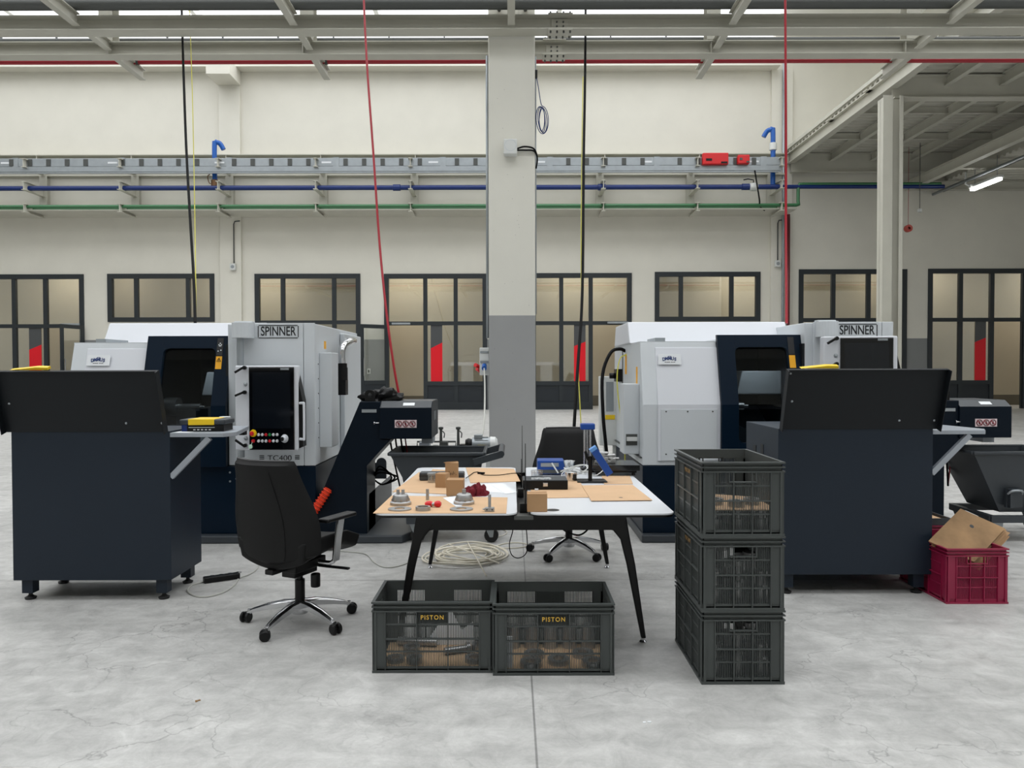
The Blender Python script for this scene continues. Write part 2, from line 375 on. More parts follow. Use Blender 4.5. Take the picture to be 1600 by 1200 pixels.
def bar_frame(b, x0, x1, z0, z1, w, y=YW): 
    b.box(x0, x0+w, y-.04, y+.12, z0, z1); b.box(x1-w, x1, y-.04, y+.12, z0, z1); b.box(x0+w, x1-w, y-.04, y+.12, z1-w, z1)
def glazing(idx, op, muls, trans=None, banner=None, door=None, kind='door', solid_px=None):
    """dark framed glazing unit: muls = mullion pixels, trans = transom pixel row, door = (x0, x1) open doorway pixels"""
    x0, x1, z0, z1 = op; fw = .17
    root = thing('%s_%d' % (kind, idx), LABELS[idx], kind, ((x0+x1)/2, YW, z0)); root['kind'] = 'structure'; WORLD.add(root.name)
    f = MB(); bar_frame(f, x0, x1, z0, z1, fw)
    if z0 > 0: f.box(x0+fw, x1-fw, YW-.04, YW+.12, z0, z0+fw)
    xs = [W(p, 480, YW)[0] for p in muls]; zt = W(800, trans, YW)[1] if trans else z0+fw
    zt = zt if trans else None
    dz = (x0, x1)
    for xx in xs: f.box(xx-.075, xx+.075, YW-.02, YW+.1, z0, z1-fw)
    if zt: f.box(x0+fw, x1-fw, YW-.03, YW+.11, zt-.07, zt+.07)
    zk = W(800, 597, YW)[1]
    edges = [x0+fw]+xs+[x1-fw]; gl = MB(); pn = MB(); dx = [W(p, 550, YW)[0] for p in door] if door else (0, 0)
    for a, b in zip(edges[:-1], edges[1:]):
        mid = (a+b)/2
        if zt: gl.box(a, b, YW+.04, YW+.05, zt, z1-fw)
        else: gl.box(a, b, YW+.04, YW+.05, z0+.1, z1-fw)
        if zt and not (door and dx[0] < mid < dx[1]):
            gl.box(a, b, YW+.04, YW+.05, zk, zt); pn.box(a, b, YW+.02, YW+.09, .0, zk-.1)
            f.box(a, b, YW-.03, YW+.11, zk-.12, zk+.03); f.box(a, b, YW-.03, YW+.11, 0, .28)
    f.build('window_frame', 'frame', root); gl.build('window_pane', 'glass', root)
    if pn.v: pn.build('lower_panel', 'frame_panel', root)
    if banner:
        a = W(banner[0], 550, YW-.01)[0]; b = W(banner[1], 550, YW-.01)[0]; zz = W(800, banner[2], YW)[1]; zm = W(800, banner[3], YW)[1]; zm2 = W(800, banner[4], YW)[1]
        MB().prism([(a, zk+.03), (b, zk+.03), (b, zm2), (a, zm)], 'y', YW+.015, YW+.03).build('red_panel', 'red_film', root)['label'] = 'red window film with a slanted top edge'
        MB().prism([(a, zm), (b, zm2), (b, zz), (a, zz)], 'y', YW+.015, YW+.03).build('grey_panel', 'grey_film', root)['label'] = 'grey window film above the red one'
    return root
LABELS = {1: 'dark framed glazed front with open doorway at the far left of the back wall', 2: 'high three-pane window behind the left machine',
          3: 'dark framed glazed front behind the left machine control panel', 4: 'dark framed glazed front with open door left of the concrete column',
          5: 'dark framed glazed front just right of the concrete column', 6: 'high three-pane window behind the right machine',
          7: 'dark framed glazing behind the steel post', 8: 'dark framed glazed front with doorway at the far right of the back wall'}
glazing(1, OPS[0], (-22, 22, 71), 508, (45, 64, 510, 545, 537), (72, 122))
glazing(2, OPS[1], (213, 294), kind='window')
glazing(3, OPS[2], (442, 522), 503)
glazing(4, OPS[3], (664.5, 712), 505, (673, 691, 507, 544, 535), (608, 664))
glazing(5, OPS[4], (877, 923), 505, (897, 915, 507, 541, 534), (925, 985))
glazing(6, OPS[5], (1064, 1143), kind='window')
glazing(7, OPS[6], (1302, 1357), 501)
glazing(8, OPS[7], (1501, 1550, 1600), 501, (1524, 1541, 503, 536, 529), (1552, 1598))

def open_leaf(hx, direction, ang, label, h=3.15, w=1.15):
    root = thing('glazed_door', label, 'door', (hx, YW-.06, 0)); root.rotation_euler = (0, 0, ang)
    d = direction; f = MB()
    def bx(b, a, c, y0, y1, z0, z1): b.box(min(a*d, c*d), max(a*d, c*d), y0, y1, z0, z1)
    bx(f, 0, .14, -.03, .03, .02, h); bx(f, w-.14, w, -.03, .03, .02, h); bx(f, .14, w-.14, -.03, .03, h-.14, h); bx(f, .14, w-.14, -.03, .03, .95, 1.1); bx(f, .14, w-.14, -.03, .03, .02, .3)
    f.build('door_frame', 'frame', root, bev=.005)
    g = MB(); bx(g, .14, w-.14, -.005, .005, 1.1, h-.14); g.build('door_pane', 'glass', root)
    g = MB(); bx(g, .14, w-.14, -.015, .015, .3, .95); g.build('lower_panel', 'frame_panel', root)
    t = MB(); t.tube([((w-.1)*d, -.03, 1.25), ((w-.1)*d, -.1, 1.27), ((w-.1)*d, -.1, 1.9), ((w-.1)*d, -.03, 1.92)], .018, 8)
    t.tube([((w-.1)*d, .03, 1.25), ((w-.1)*d, .1, 1.27), ((w-.1)*d, .1, 1.9), ((w-.1)*d, .03, 1.92)], .018, 8); t.build('handle', 'chrome', root)
    return root
open_leaf(W(607, 500, YW)[0], -1, math.radians(38), 'open glazed door leaf left of the concrete column, beside the grey dado')
open_leaf(W(131, 500, YW)[0]+.02, -1, math.radians(80), 'open glazed door leaf seen edge-on at the far left')
open_leaf(W(1598, 500, YW)[0], 1, math.radians(-62), 'open glazed door leaf at the far right edge')
# door closers
for px0, px1, py, lab in ((612, 641, 506, 'grey closer arm over the doorway left of the concrete column'), (95, 124, 507, 'grey closer arm over the doorway at the far left'), (949, 982, 504.5, 'grey closer arm over the doorway right of the concrete column')):
    a, z = W(px0, py, YW-.1); b, _ = W(px1, py, YW-.1)
    tag(MB().box(a, b, YW-.12, YW-.04, z-.03, z+.04).build('door_closer', 'galv', bev=.01), lab, 'door closer')

# ---------------------------------------------------------------- concrete column
CY = 11.0; cx0 = W(763.5, 400, CY)[0]; cx1 = W(836.5, 400, CY)[0]
struct(MB().box(cx0, cx1, CY, CY+.68, 0, ZR).build('column', 'column', bev=.02), 'cast concrete column with grey painted lower part in the middle', 'column')
CX = (cx0+cx1)/2
# conduit on the column's left edge
tag(MB().tube([(cx0-.02, CY+.12, 6.0), (cx0-.02, CY+.12, 1.95)], .02, 8).build('conduit', 'galv'), 'grey conduit running down the left edge of the concrete column', 'conduit')
bx = thing('loudspeaker', 'small white square loudspeaker on the concrete column', 'speaker', (W(797.5, 233, CY)[0], CY, W(797.5, 233, CY)[1]))
MB().box(-.095, .095, -.16, 0, -.11, .1).build('housing', 'white_plastic', bx, bev=.012)
MB().lathe([(0, 0), (.075, .001), (.08, .004), (.083, 0)], (0, -.158, .01), 24, (0, -1, 0)).build('grille', mat('pale_grey_grille', (190, 196, 202), .5), bx)
cb = MB(); a = bx.location
for k, dz in ((0, .02), (1, -.03)):
    cb.tube([(a.x+.095, CY-.06, a.z-.02+dz*.4), (a.x+.2, CY-.05, a.z+.0+dz), (cx1-.02, CY-.04, a.z-.02+dz*.6), (cx1+.03, CY+.03, a.z-.12), (cx1+.015, CY+.1, a.z-.25)], .012, 6, 5)
tag(cb.build('speaker_cable', 'cable_black'), 'short black cables between the loudspeaker and the column edge', 'cable')
# blue cable coil on the column's right edge
cb = MB(); hx, hz = W(838, 120, CY+.1); mx_, mz = W(847, 187, CY+.1)
pts = [(cx1+.02, CY+.1, hz), (cx1+.05, CY+.1, hz-.15), (cx1+.08, CY+.1, hz-.35)]
for k in range(4*14+1):
    t = 2*PI*k/14; rx = .085-.008*(k//14); rz = .2-.012*(k//14); xx = rx*math.sin(t+.3)+.02*math.sin(k*.37); zz = rz*math.cos(t)
    pts.append((mx_+xx*.9+zz*-.12, CY+.1+.01*math.sin(k), mz+zz))
tag(MB().tube(pts, .0065, 5, 2).build('cable_coil', mat('dark_blue_cable', (26, 52, 110), .4)), 'dark blue cable coil hanging on the right edge of the concrete column', 'cable coil')
MBb = MB(); MBb.box(cx1, cx1+.035, CY+.05, CY+.12, hz-.02, hz+.08)
tag(MBb.build('cable_clamp', 'black'), 'small black clamp above the blue coil on the column edge', 'clamp')
tag(MB().tube([(cx1+.012, CY+.15, 6.0), (cx1+.012, CY+.15, 2.3)], .011, 6).build('conduit', 'galv'), 'thin conduit on the right edge of the concrete column', 'conduit')
# socket box at the column's left edge, with the plugged cable
sx, sz = W(756, 565, CY+.3)
sb = wthing('socket_box', 'grey socket box on the left side of the concrete column', 'socket box', (sx, CY+.25, sz))
MB().box(cx0-.14, cx0, CY+.12, CY+.4, sz-.2, sz+.2).build('housing', 'white_plastic', sb, bev=.01)
for dz_ in (.12, -.02): MB().box(cx0-.13, cx0-.01, CY+.11, CY+.13, sz+dz_, sz+dz_+.03).build('cover_slot', 'galv', sb)
b = MB(); b.cyl((cx0-.07, CY+.12, sz-.06), (cx0-.07, CY+.03, sz-.1), .036, 14); b.build('blue_plug', 'blue_bright', sb)['label'] = 'blue mains plug'
b = MB(); b.cyl((cx0-.15, CY+.2, sz-.08), (cx0-.2, CY+.12, sz-.05), .03, 12); b.cyl((cx0-.15, CY+.18, sz-.14), (cx0-.18, CY+.1, sz-.11), .02, 10); b.build('red_plug', 'red_box', sb)['label'] = 'red industrial plug'

# ---------------------------------------------------------------- overhead beam frame
fr = wthing('overhead_beam_frame', 'pale painted steel beam grid hung across the top of the hall', 'beam frame', (0, 11.2, 6.25))
def hb(p0, p1, h=.2, w=.2, mt='steel_grey', name='beam', up=(0, 0, 1)): return MB().ibeam(p0, p1, h, w, .016, .014, up).build(name, mt, fr)
z1_ = W(800, 45, 10.7)[1]; z2_ = W(800, 84, 11.54)[1]
zb2 = z1_+.085
hb((-17, 10.82, z1_+.1), (22, 10.82, z1_+.1), .2, .24); hb((-17, 11.65, z2_+.1), (22, 11.65, z2_+.1), .2, .22)
for i, X in enumerate((-12, -9, -6, -3, 0.0, 3.05, 6.05, 9.1)):
    zz = W(800, 45, 10.7)[1]+.11
    if i == 4: hb((X, 5.5, zz+.02), (X, 10.7, zz+.02), .17, .1, name='cross_beam')
    else: hb((X, 5.5, zz+.02), (X, 10.69, zz+.02), .17, .1, name='cross_beam'); hb((X, 11.77, zz-.01), (X, 12.6, zz-.01), .17, .1, name='cross_beam'); hb((X, 10.95, zz+.02), (X, 11.53, zz+.02), .15, .1, name='cross_beam')
for X in (-9.1, -6.05, -3.05, 3.02, 6.0, 9.05): hb((X, 11.65, z2_+.21), (X, 11.65, ZR-.25), .22, .2, name='post', up=(0, 1, 0))
for X in (-12, -9, -6, -3.1, 3, 5.9): b = MB(); b.box(X-.02, X-.008, 11.55, 11.63, z2_+.02, z2_+.18); b.build('stiffener', 'steel_grey', fr)
for (X, Y, zz) in ((W(875, 40, 10.8)[0], 10.82, z1_), (W(866, 80, 11.6)[0], 11.65, z2_)):   # bolted splices
    b = MB(); b.box(X-.17, X+.17, Y-.13, Y+.13, zz-.016, zz); b.box(X-.17, X+.17, Y-.13, Y-.115, zz+.0, zz-.016+.03); b.box(X-.12, X+.12, Y-.03, Y-.008, zz+.03, zz+.17)
    b.box(X-.17, X+.17, Y-.13, Y+.13, zz+.2, zz+.215); s = b.build('splice_plate', 'steel_grey', fr)
    b = MB()
    for k in range(4):
        xx = X-.135+.09*k
        for yy in (-.09, .09): b.cyl((xx, Y+yy, zz-.045), (xx, Y+yy, zz-.01), .013, 6)
        b.cyl((xx, Y-.09, zz+.2), (xx, Y-.09, zz+.25), .013, 6)
        if k in (1, 2): b.cyl((xx, Y-.05, zz+.07), (xx, Y-.02, zz+.07), .012, 6); b.cyl((xx, Y-.05, zz+.13), (xx, Y-.02, zz+.13), .012, 6)
    b.build('bolt', 'galv_dark', s)
# fixing plates on the column face above the beam
b = MB(); b.box(-.31, -.05, 10.94, 11.0, 6.5, 6.78); b.box(.09, .33, 10.94, 11.0, 6.5, 6.78); s = b.build('fixing_plate', 'steel_cream', fr)
b = MB()
for xx in (-.17, .2): b.cyl((xx, 10.85, 6.57), (xx, 10.95, 6.57), .026, 8); b.cyl((xx+.06, 10.85, 6.57), (xx-.05, 10.86, 6.57), .02, 6)
b.build('bolt', 'galv_dark', s)
# large service pipes lying on the frame
za = W(800, 6, 10.6)[1]
tag(MB().cyl((-17, 10.6, za), (22, 10.6, za), .075, 16).build('service_pipe', 'galv_dark'), 'dark grey pipe along the very top edge, in front of the beams', 'pipe')
zb_ = W(800, 64, 11.95)[1]
tag(MB().cyl((-17, 11.95, zb_), (22, 11.95, zb_), .05, 16).build('service_pipe', 'galv_dark'), 'dark grey pipe behind the second overhead beam', 'pipe')
zr_ = W(800, 96, 12.3)[1]
rp = MB().cyl((-17, 12.3, zr_), (22, 12.3, zr_), .036, 14)
rp2 = rp.build('sprinkler_pipe', 'red_pipe'); tag(rp2, 'red sprinkler pipe running behind the overhead beams', 'pipe')
rb = MB()
for X in (-9, -6, -3, 3.05, 6.05, 9.1): rb.lathe([(.037, -.02), (.045, -.02), (.045, .02), (.037, .02)], (X+.06, 12.3, zr_), 12, (1, 0, 0)); rb.box(X+.05, X+.07, 12.27, 12.33, z1_+.19, zr_)
rb.build('pipe_clamp', 'galv_dark', rp2)

# ---------------------------------------------------------------- rack for the wall services
YR = YW-.28
def zp(py, Y): return W(700, py, Y)[1]
rk = wthing('pipe_support_rack', 'cream steel rack of beams and arms carrying the pipes along the back wall', 'pipe rack', (-5, YR, zp(340, YR)))
ztop, zmid, zl0, zl1 = zp(241, YW-.35), zp(274, YR), zp(339, YW-.02), zp(325, YR)
xrk = W(1225, 300, YW)[0]
b = MB(); b.box(XL, xrk, YW-.42, YW, ztop-.03, ztop); b.box(XL, xrk, YW-.1, YW, zmid+.05, ztop); b.box(XL, xrk, YW-.3, YW, zmid, zmid+.06); b.build('upper_beam', 'steel_cream', rk)
b = MB(); b.box(XL, xrk, YW-1.3, YW, zl0, zl0+.04); b.box(XL, xrk, YW-.20, YW-.02, zl0+.04, zl1); b.box(XL, xrk, YW-.5, YW, zl1-.04, zl1); b.build('lower_beam', 'steel_cream', rk); struct(MB().box(XL, xrk-.1, YW-.17, YW+.02, zl1-.02, zmid+.05).build('wall_band', 'wall'), 'white concrete band of the back wall behind the pipe rack', 'wall')
posts = (70, 213, 360, 506, 648, 937, 1078, 1204); PX = []
for px in posts:
    X = W(px, 300, YR)[0]; PX.append(X)
    b = MB(); b.box(X-.14, X+.14, YR-.1, YR-.08, zl1, zmid); b.box(X-.14, X+.14, YR+.1, YR+.12, zl1, zmid); b.box(X-.01, X+.01, YR-.08, YR+.1, zl1, zmid); b.build('post', 'steel_cream', rk)
    for py in (267, 301, 332):
        zz = zp(py, YR)-(.06 if py > 320 else 0); MB().ibeam((X, YR-1.25, zz), (X, YR-.1, zz), .30, .15, .02, .015).build('arm', 'steel_cream', rk)
for px in posts: pass
for i in range(9): X = W(67+146*i, 243, YW)[0]; b = MB(); b.box(X-.015, X+.015, YW-.4, YW, ztop-.25, ztop) if X < xrk else None; (b.build('gusset', 'steel_cream', rk) if b.v else None)
YA = YR-.95
# busbar trunking
zt0, zt1 = zp(262, YA), zp(247.5, YA); xe = W(1218, 255, YA)[0]
bt = wthing('busbar_trunking', 'long galvanised busbar trunking with dark tap-off plates along the back wall', 'trunking', (0, YA, zt0))
MB().box(XL, xe, YA-.1, YA+.1, zt0+.04, zt1).build('housing', 'galv', bt, bev=.01)
b = MB(); b.box(XL, xe, YA-.18, YA+.16, zt0-.16, zt0-.1); b.box(XL, xe, YA-.16, YA-.13, zt0-.22, zt0+.02); b.build('cable_tray', 'galv', bt)
b = MB(); x = 18
for px in range(-40, 1200, 29):
    if (px//29) % 6 == 5: continue
    X = W(px, 255, YA-.1)[0]; b.box(X-.075, X+.075, YA-.125, YA-.1, zt0+.06, zt1-.03)
b.build('tap_plate', 'galv_dark', bt)
b = MB()
for px in range(9, 1200, 167): X = W(px, 255, YA-.1)[0]; b.box(X-.17, X+.17, YA-.106, YA-.1, zt0+.14, zt0+.2)
b.build('white_sticker', 'paper', bt)
b = MB()
for px in range(24, 1200, 167): X = W(px, 255, YA-.1)[0]; b.box(X-.1, X+.1, YA-.115, YA+.115, zt0+.02, zt1+.02)
b.build('joint_sleeve', 'galv', bt)
# wall pipes
zbp = zp(293, YA); xb1 = W(1222, 293, YA)[0]
bp = MB(); bp.tube([(XL, YA, zbp), (xb1, YA, zbp)], .085, 14); 
bp.tube([(xb1, YA, zbp), (W(1475, 293, YA)[0], YA, zbp)], .07, 12)
bpo = bp.build('blue_pipe', 'blue_pipe'); tag(bpo, 'dark blue pipe running along the back wall below the trunking', 'pipe')
for px in (1165, 940, 620):
    X = W(px, 293, YA)[0]; MB().lathe([(.085, -.14), (.115, -.13), (.115, .13), (.085, .14)], (X, YA, zbp), 14, (1, 0, 0)).build('coupling', 'blue_pipe', bpo)
for k, (px, py0, lab, hook) in enumerate(((335, 226, 'blue riser pipe with brass valve left of the concrete column', .28), (1208, 208, 'bright blue riser pipe with white collar at the right end of the rack', -.3))):
    X = W(px, 250, YA+.2)[0]; zt = zp(py0, YA+.2); r = wthing('riser_pipe', lab, 'pipe', (X, YA+.2, zbp))
    MB().tube([(X, YA+.22, zbp+.05), (X, YA+.22, zt+.0), (X+.05*(-1)**k, YA+.24, zt+.1), (X+hook*.6, YA+.3, zt+.08), (X+hook, YA+.34, zt-.12)], .085, 12, 4).build('pipe', 'blue_bright', r)
    b = MB(); z9 = zp(286 if k == 0 else 230, YA+.2); b.lathe([(.085, -.14), (.13, -.12), (.13, .12), (.085, .14)], (X, YA+.22, z9), 14)
    if k == 0: b.tube([(X-.12, YA+.1, z9+.3), (X-.2, YA+.08, z9+.22), (X-.14, YA+.1, z9-.02), (X, YA+.14, z9)], .018, 6, 3)
    b.build('valve', mat('brass_valve', (122, 92, 66), .4, .6) if k == 0 else 'white_plastic', r)
# big valve on the blue pipe
X, _ = W(1177, 293, YA); v = wthing('ball_valve', 'white ball valve on the blue wall pipe near the right end of the rack', 'valve', (X, YA, zbp))
MB().lathe([(.08, -.16), (.14, -.1), (.15, 0), (.14, .1), (.08, .16)], (X, YA, zbp), 14, (1, 0, 0)).build('body', 'white_plastic', v)
MB().tube([(X, YA, zbp+.1), (X, YA-.02, zbp+.24), (X-.2, YA-.04, zbp+.27), (X-.36, YA-.04, zbp+.24)], .02, 6).build('lever', 'black', v)
zg = zp(322.5, YA); xg = W(1247, 320, YA)[0]; zg2 = zp(290, YA+.1)
g = MB(); g.tube([(XL, YA-.1, zg), (xg-.1, YA-.1, zg), (xg, YA-.05, zg+.03), (xg, YA, zg+.15), (xg, YA, zg2-.1), (xg+.05, YA, zg2), (xg+.2, YA, zg2), (W(1470, 290, YA)[0], YA, zg2)], .06, 12)
tag(g.build('green_pipe', 'green_pipe'), 'front green pipe along the rack, stepping up at its right end', 'pipe')
tag(MB().tube([(XL, YA+.25, zg-.02), (W(1222, 320, YA)[0], YA+.25, zg-.02)], .055, 12).build('green_pipe', 'green_pipe'), 'rear green pipe behind the front one on the rack', 'pipe')
# red boxes
for px0, px1, y0, y1, lab in ((1097, 1137, 240, 258, 'larger red box fixed on the trunking'), (1152, 1170, 243, 257, 'smaller red box fixed on the trunking')):
    a, z1 = W(px0, y0, YA-.2); c, z0 = W(px1, y1, YA-.2); r = wthing('tap_off_box', lab, 'electrical box', ((a+c)/2, YA-.2, z0))
    MB().box(a, c, YA-.33, YA-.126, z0, z1).build('housing', 'red_box', r, bev=.03)
    b = MB(); w = c-a; b.box(a+w*.12, a+w*.35, YA-.345, YA-.33, z0+.12, z0+.2); b.box(a+w*.7, a+w*.95, YA-.345, YA-.33, z0+.03, z0+.09); b.build('front_plate', 'galv_dark' if w < .6 else 'black', r)
x0c, z0c = W(1178, 272, YA-.1)
tag(MB().tube([(x0c, YA-.2, z0c+.1), (x0c+.05, YA-.25, zbp+.1), (x0c+.15, YA-.25, zbp-.5), (x0c+.25, YA, zg-.02), (x0c+.45, YA+.1, zg-.15)], .025, 6, 5).build('drop_cable', 'cable_black'), 'black cable dropping from the trunking past the white valve', 'cable')
# small wall boxes with conduits
for px, py, lab in ((364, 417, 'small white wall box with a conduit left of the concrete column'), (1215, 412, 'small white wall box with a conduit behind the red hose')):
    X, z = W(px, py, YW-.2); r = wthing('wall_box', lab, 'wall box', (X, YW-.12, z))
    MB().box(X-.1, X+.1, YW-.26, YW-.12, z-.12, z+.12).build('housing', 'white_plastic', r, bev=.015)
    MB().lathe([(0, .012), (.06, .01), (.065, 0)], (X, YW-.26, z), 16, (0, -1, 0)).build('lens', 'galv', r)
    zz = zp(345, YW-.2); MB().tube([(X+.02, YW-.15, z+.1), (X+.02, YW-.15, zz-.1), (X+.06, YW-.15, zz), (X+.25, YW-.15, zz+.02)], .022, 6).build('conduit', 'galv_dark', r)
# downpipe right of the last pilaster and switch plate
X = W(1222, 110, YW)[0]; struct(MB().tube([(X, YW-.2, zp(100, YW)), (X, YW-.2, 0)], .05, 10).build('trim_6', 'galv'), 'grey downpipe beside the rightmost pilaster', 'downpipe')
X = W(1228.5, 330, YW)[0]; tag(MB().tube([(X, YW-.25, zp(338, YW)), (X, YW-.25, 0)], .055, 10).build('standpipe', mat('dark_maroon_pipe', (92, 24, 30), .4)), 'dark red standpipe down the wall behind the right red hose', 'pipe')
X, z = W(576.5, 580, YW); r = wthing('wall_switch', 'white switch plate on the grey dado beside the open door leaf', 'switch', (X, YW, z)); MB().box(X-.06, X+.06, YW-.04, YW, z-.1, z+.1).build('plate', 'white_plastic', r, bev=.01); MB().box(X-.025, X+.025, YW-.05, YW-.04, z-.05, z+.05).build('rocker', 'black', r)

# ---------------------------------------------------------------- mezzanine on the right
mz = wthing('mezzanine', 'cream steel mezzanine with ribbed deck at the upper right', 'mezzanine', (16, 20, 8.7)); mz['kind'] = 'structure'
XM = 10.16; zb0 = 9.03; zd = 9.42; y0m = 13.0
MB().ibeam((XM+.1, y0m, (zb0+zd)/2), (XM+.1, YW-.1, (zb0+zd)/2), zd-zb0, .24, .03, .02).build('edge_beam', 'steel_cream', mz)
b = MB(); n = int((YW-y0m)/.3)
prof = []
for i in range(n): y = y0m+i*.3; prof += [(y, zd+.08), (y+.13, zd+.08), (y+.16, zd), (y+.27, zd)]
prof += [(YW-.05, zd), (YW-.05, zd+.14), (y0m, zd+.14)]
b.prism(prof, 'x', XM, 30); b.build('ribbed_deck', 'steel_cream', mz)
MB().box(XM-.06, XM, y0m, YW-.05, zd+.11, zd+.22).build('edge_strip', 'steel_cream', mz)
for i in range(1, 13):
    X = XM+.1+i*1.48; MB().ibeam((X, y0m, zb0+.23), (X, YW-.1, zb0+.23), .30, .16, .02, .012).build('joist', 'steel_cream', mz)
for i, y in enumerate((20.85, 15.2)): MB().ibeam((XM+.1, y, 9.06), (30, y, 9.06), .62, .3, .03, .02).build('girder', 'steel_cream', mz)
MB().ibeam((XM+.1, YW-.25, 9.05), (30, YW-.25, 9.05), .7, .2, .03, .02).build('girder', 'steel_cream', mz)
for y in (17.9, 23.4, 26.0): MB().ibeam((XM+.1, y, zb0+.28), (30, y, zb0+.28), .2, .1, .015, .01).build('tie_beam', 'steel_cream', mz)
for y in (16.6, 19.2, 21.9, 24.5): MB().box(XM-.1, XM+.1, y, y+.25, zd-.03, zd+.0).build('bracket', 'steel_cream', mz)
YS = 20.6; xs0, xs1 = W(1378, 400, YS)[0], W(1409.5, 400, YS)[0]
sc_ = MB(); zt = W(1390, 146, YS)[1]
sc_.box(xs0, xs0+.02, YS-.0, YS+.3, 0, 8.72); sc_.box(xs1-.02, xs1, YS, YS+.3, 0, 8.72); sc_.box(xs0, xs1, YS+.14, YS+.16, 0, 8.72)
sc_.box(xs0, xs0+.26, YS-.02, YS, 0, zt-.05); sc_.box(xs1-.1, xs1, YS-.02, YS, 0, zt-.05)
struct(sc_.build('column_steel', 'steel_cream', bev=.004), 'cream steel post carrying the mezzanine at the right', 'steel post')
# lower canopy
cz = 8.05; XC = W(1412, 302, YW)[0]
cn = wthing('canopy', 'lower ribbed steel canopy with pipes under the mezzanine', 'canopy', (XC+3, 24, cz)); cn['kind'] = 'structure'
MB().ibeam((XC+.1, 15, cz+.17), (XC+.1, YW-.1, cz+.17), .34, .22, .02, .015).build('edge_beam', 'steel_cream', cn)
prof = []
for i in range(45): y = 15+i*.3; prof += [(y, cz+.42), (y+.13, cz+.42), (y+.16, cz+.35), (y+.27, cz+.35)]
prof += [(YW-.05, cz+.35), (YW-.05, cz+.6), (15, cz+.6)]
MB().prism(prof, 'x', XC+1.5, 30).build('ribbed_deck', 'steel_cream', cn)
for y in (YW-.2, 25.4, 21): MB().ibeam((XC+.2, y, cz+.17), (30, y, cz+.17), .32, .2, .02, .015).build('cross_beam', 'steel_cream', cn)
# pipes and lamp slung under the canopy
XP = XC+1.1
for dx, dz, r, m_, lab, nm in ((0, .06, .05, 'green_pipe', 'green pipe slung under the canopy toward the viewer', 'green_pipe'), (.2, .1, .035, 'galv_dark', 'dark conduit under the canopy beside the green pipe', 'conduit'), (-.18, -.02, .05, 'galv', 'thick grey conduit under the canopy', 'conduit')):
    tag(MB().cyl((XP+dx, 15, cz-.15+dz), (XP+dx, YW-.3, cz-.15+dz), r, 10).build(nm, m_), lab, 'pipe')
lx, lz = W(1543, 285, 25.5)
lp = wthing('strip_lamp', 'lit white strip lamp hanging under the canopy at the right', 'lamp', (lx, 25.5, lz))
MB().box(lx-.1, lx+.1, 24.8, 26.4, lz, lz+.08).build('housing', 'white_plastic', lp, bev=.01)
MB().box(lx-.09, lx+.09, 24.85, 26.35, lz-.09, lz).build('diffuser', 'lamp_on', lp, bev=.03)
b = MB(); b.cyl((lx, 25.0, lz+.08), (lx, 25.0, cz+.35), .012, 6); b.cyl((lx, 26.2, lz+.08), (lx, 26.2, cz+.35), .012, 6); b.build('hanger', 'galv', lp)
X, z = W(1510, 290, 26.3); cm = wthing('camera_bracket', 'small white camera on a bracket beneath the canopy beam', 'camera', (X, 26.3, z))
b = MB(); b.tube([(X-.03, 26.3, z+.45), (X-.03, 26.3, z+.05), (X+.08, 26.25, z-.02)], .03, 8); b.build('bracket', 'white_plastic', cm); MB().box(X+.05, X+.2, 26.15, 26.3, z-.1, z+.02).build('housing', 'white_plastic', cm, bev=.02)
X, z = W(1419, 357, YW-1); rl = wthing('hose_reel', 'small red reel hanging on a cord beside the steel post', 'reel', (X, YW-1, z))
MB().lathe([(.05, -.08), (.13, -.07), (.13, .07), (.05, .08)], (X, YW-1, z), 14, (0, 1, 0)).build('drum', mat('faded_red', (176, 70, 60), .5), rl); MB().cyl((X, YW-1, z+.1), (X, YW-1, 9.42), .008, 5).build('cord', 'red_hose', rl)
X, z = W(1437, 329, YW-1.5); rl = wthing('pendant_sensor', 'tiny white sensor hanging on a rod under the mezzanine', 'sensor', (X, YW-1.5, z))
MB().lathe([(0, -.08), (.07, -.05), (.07, .05), (0, .08)], (X, YW-1.5, z), 12).build('body', 'white_plastic', rl); MB().cyl((X, YW-1.5, z+.07), (X, YW-1.5, 9.42), .012, 5).build('rod', 'galv_dark', rl)
# ================================================================ TURNING MACHINES
YM = 6.67
def fx(px, Y=YM): return W(px, 577, Y)[0]
def fz(py, Y=YM): return W(400, py, Y)[1]
X0, X1 = fx(101), fx(492)
mc = wthing('turning_machine', 'left large light grey and navy turning machine behind the left cart and office chair', 'machine', ((X0+X1)/2, YM, 0), 'turning machines')
XD0, XD1 = -3.21, fx(355)
prof = [(YM, .66), (YM, 1.19), (YM+.15, 1.74), (8.5, 1.74), (8.5, .66)]
MB().prism(prof, 'x', X0, XD0).build('left_cabinet', 'mach_light', mc, bev=.008)
# raised front panel on the left cabinet, with a seam and screws
p = MB(); p.prism([(YM-.012, .70), (YM-.012, 1.19), (YM+.128, 1.69), (YM+.14, 1.69), (YM, 1.19), (YM, .70)], 'x', X0+.13, XD0-.0); lp_ = p.build('front_panel', 'mach_white', mc, bev=.003)
b = MB()
for xx in (X0+.2, (X0+XD0)/2+.05, XD0-.07):
    for zz in (.76, 1.13): b.cyl((xx, YM-.02, zz), (xx, YM-.01, zz), .007, 8)
b.build('screw', 'galv_dark', lp_)
p = MB(); p.box(X0+.155, XD0-.03, YM-.016, YM-.012, .705, 1.15); lower = p.build('service_panel', 'mach_light', mc, bev=.002)
lz_ = 1.585; ly = YM+.108-.012
st = MB().box(-.1, .1, -.004, .0, -.048, .048).build('name_sticker', 'paper', mc, loc=(X0+.25-mc.location.x, YM-.02+.105-mc.location.y, lz_), rot=(-.27, 0, 0))
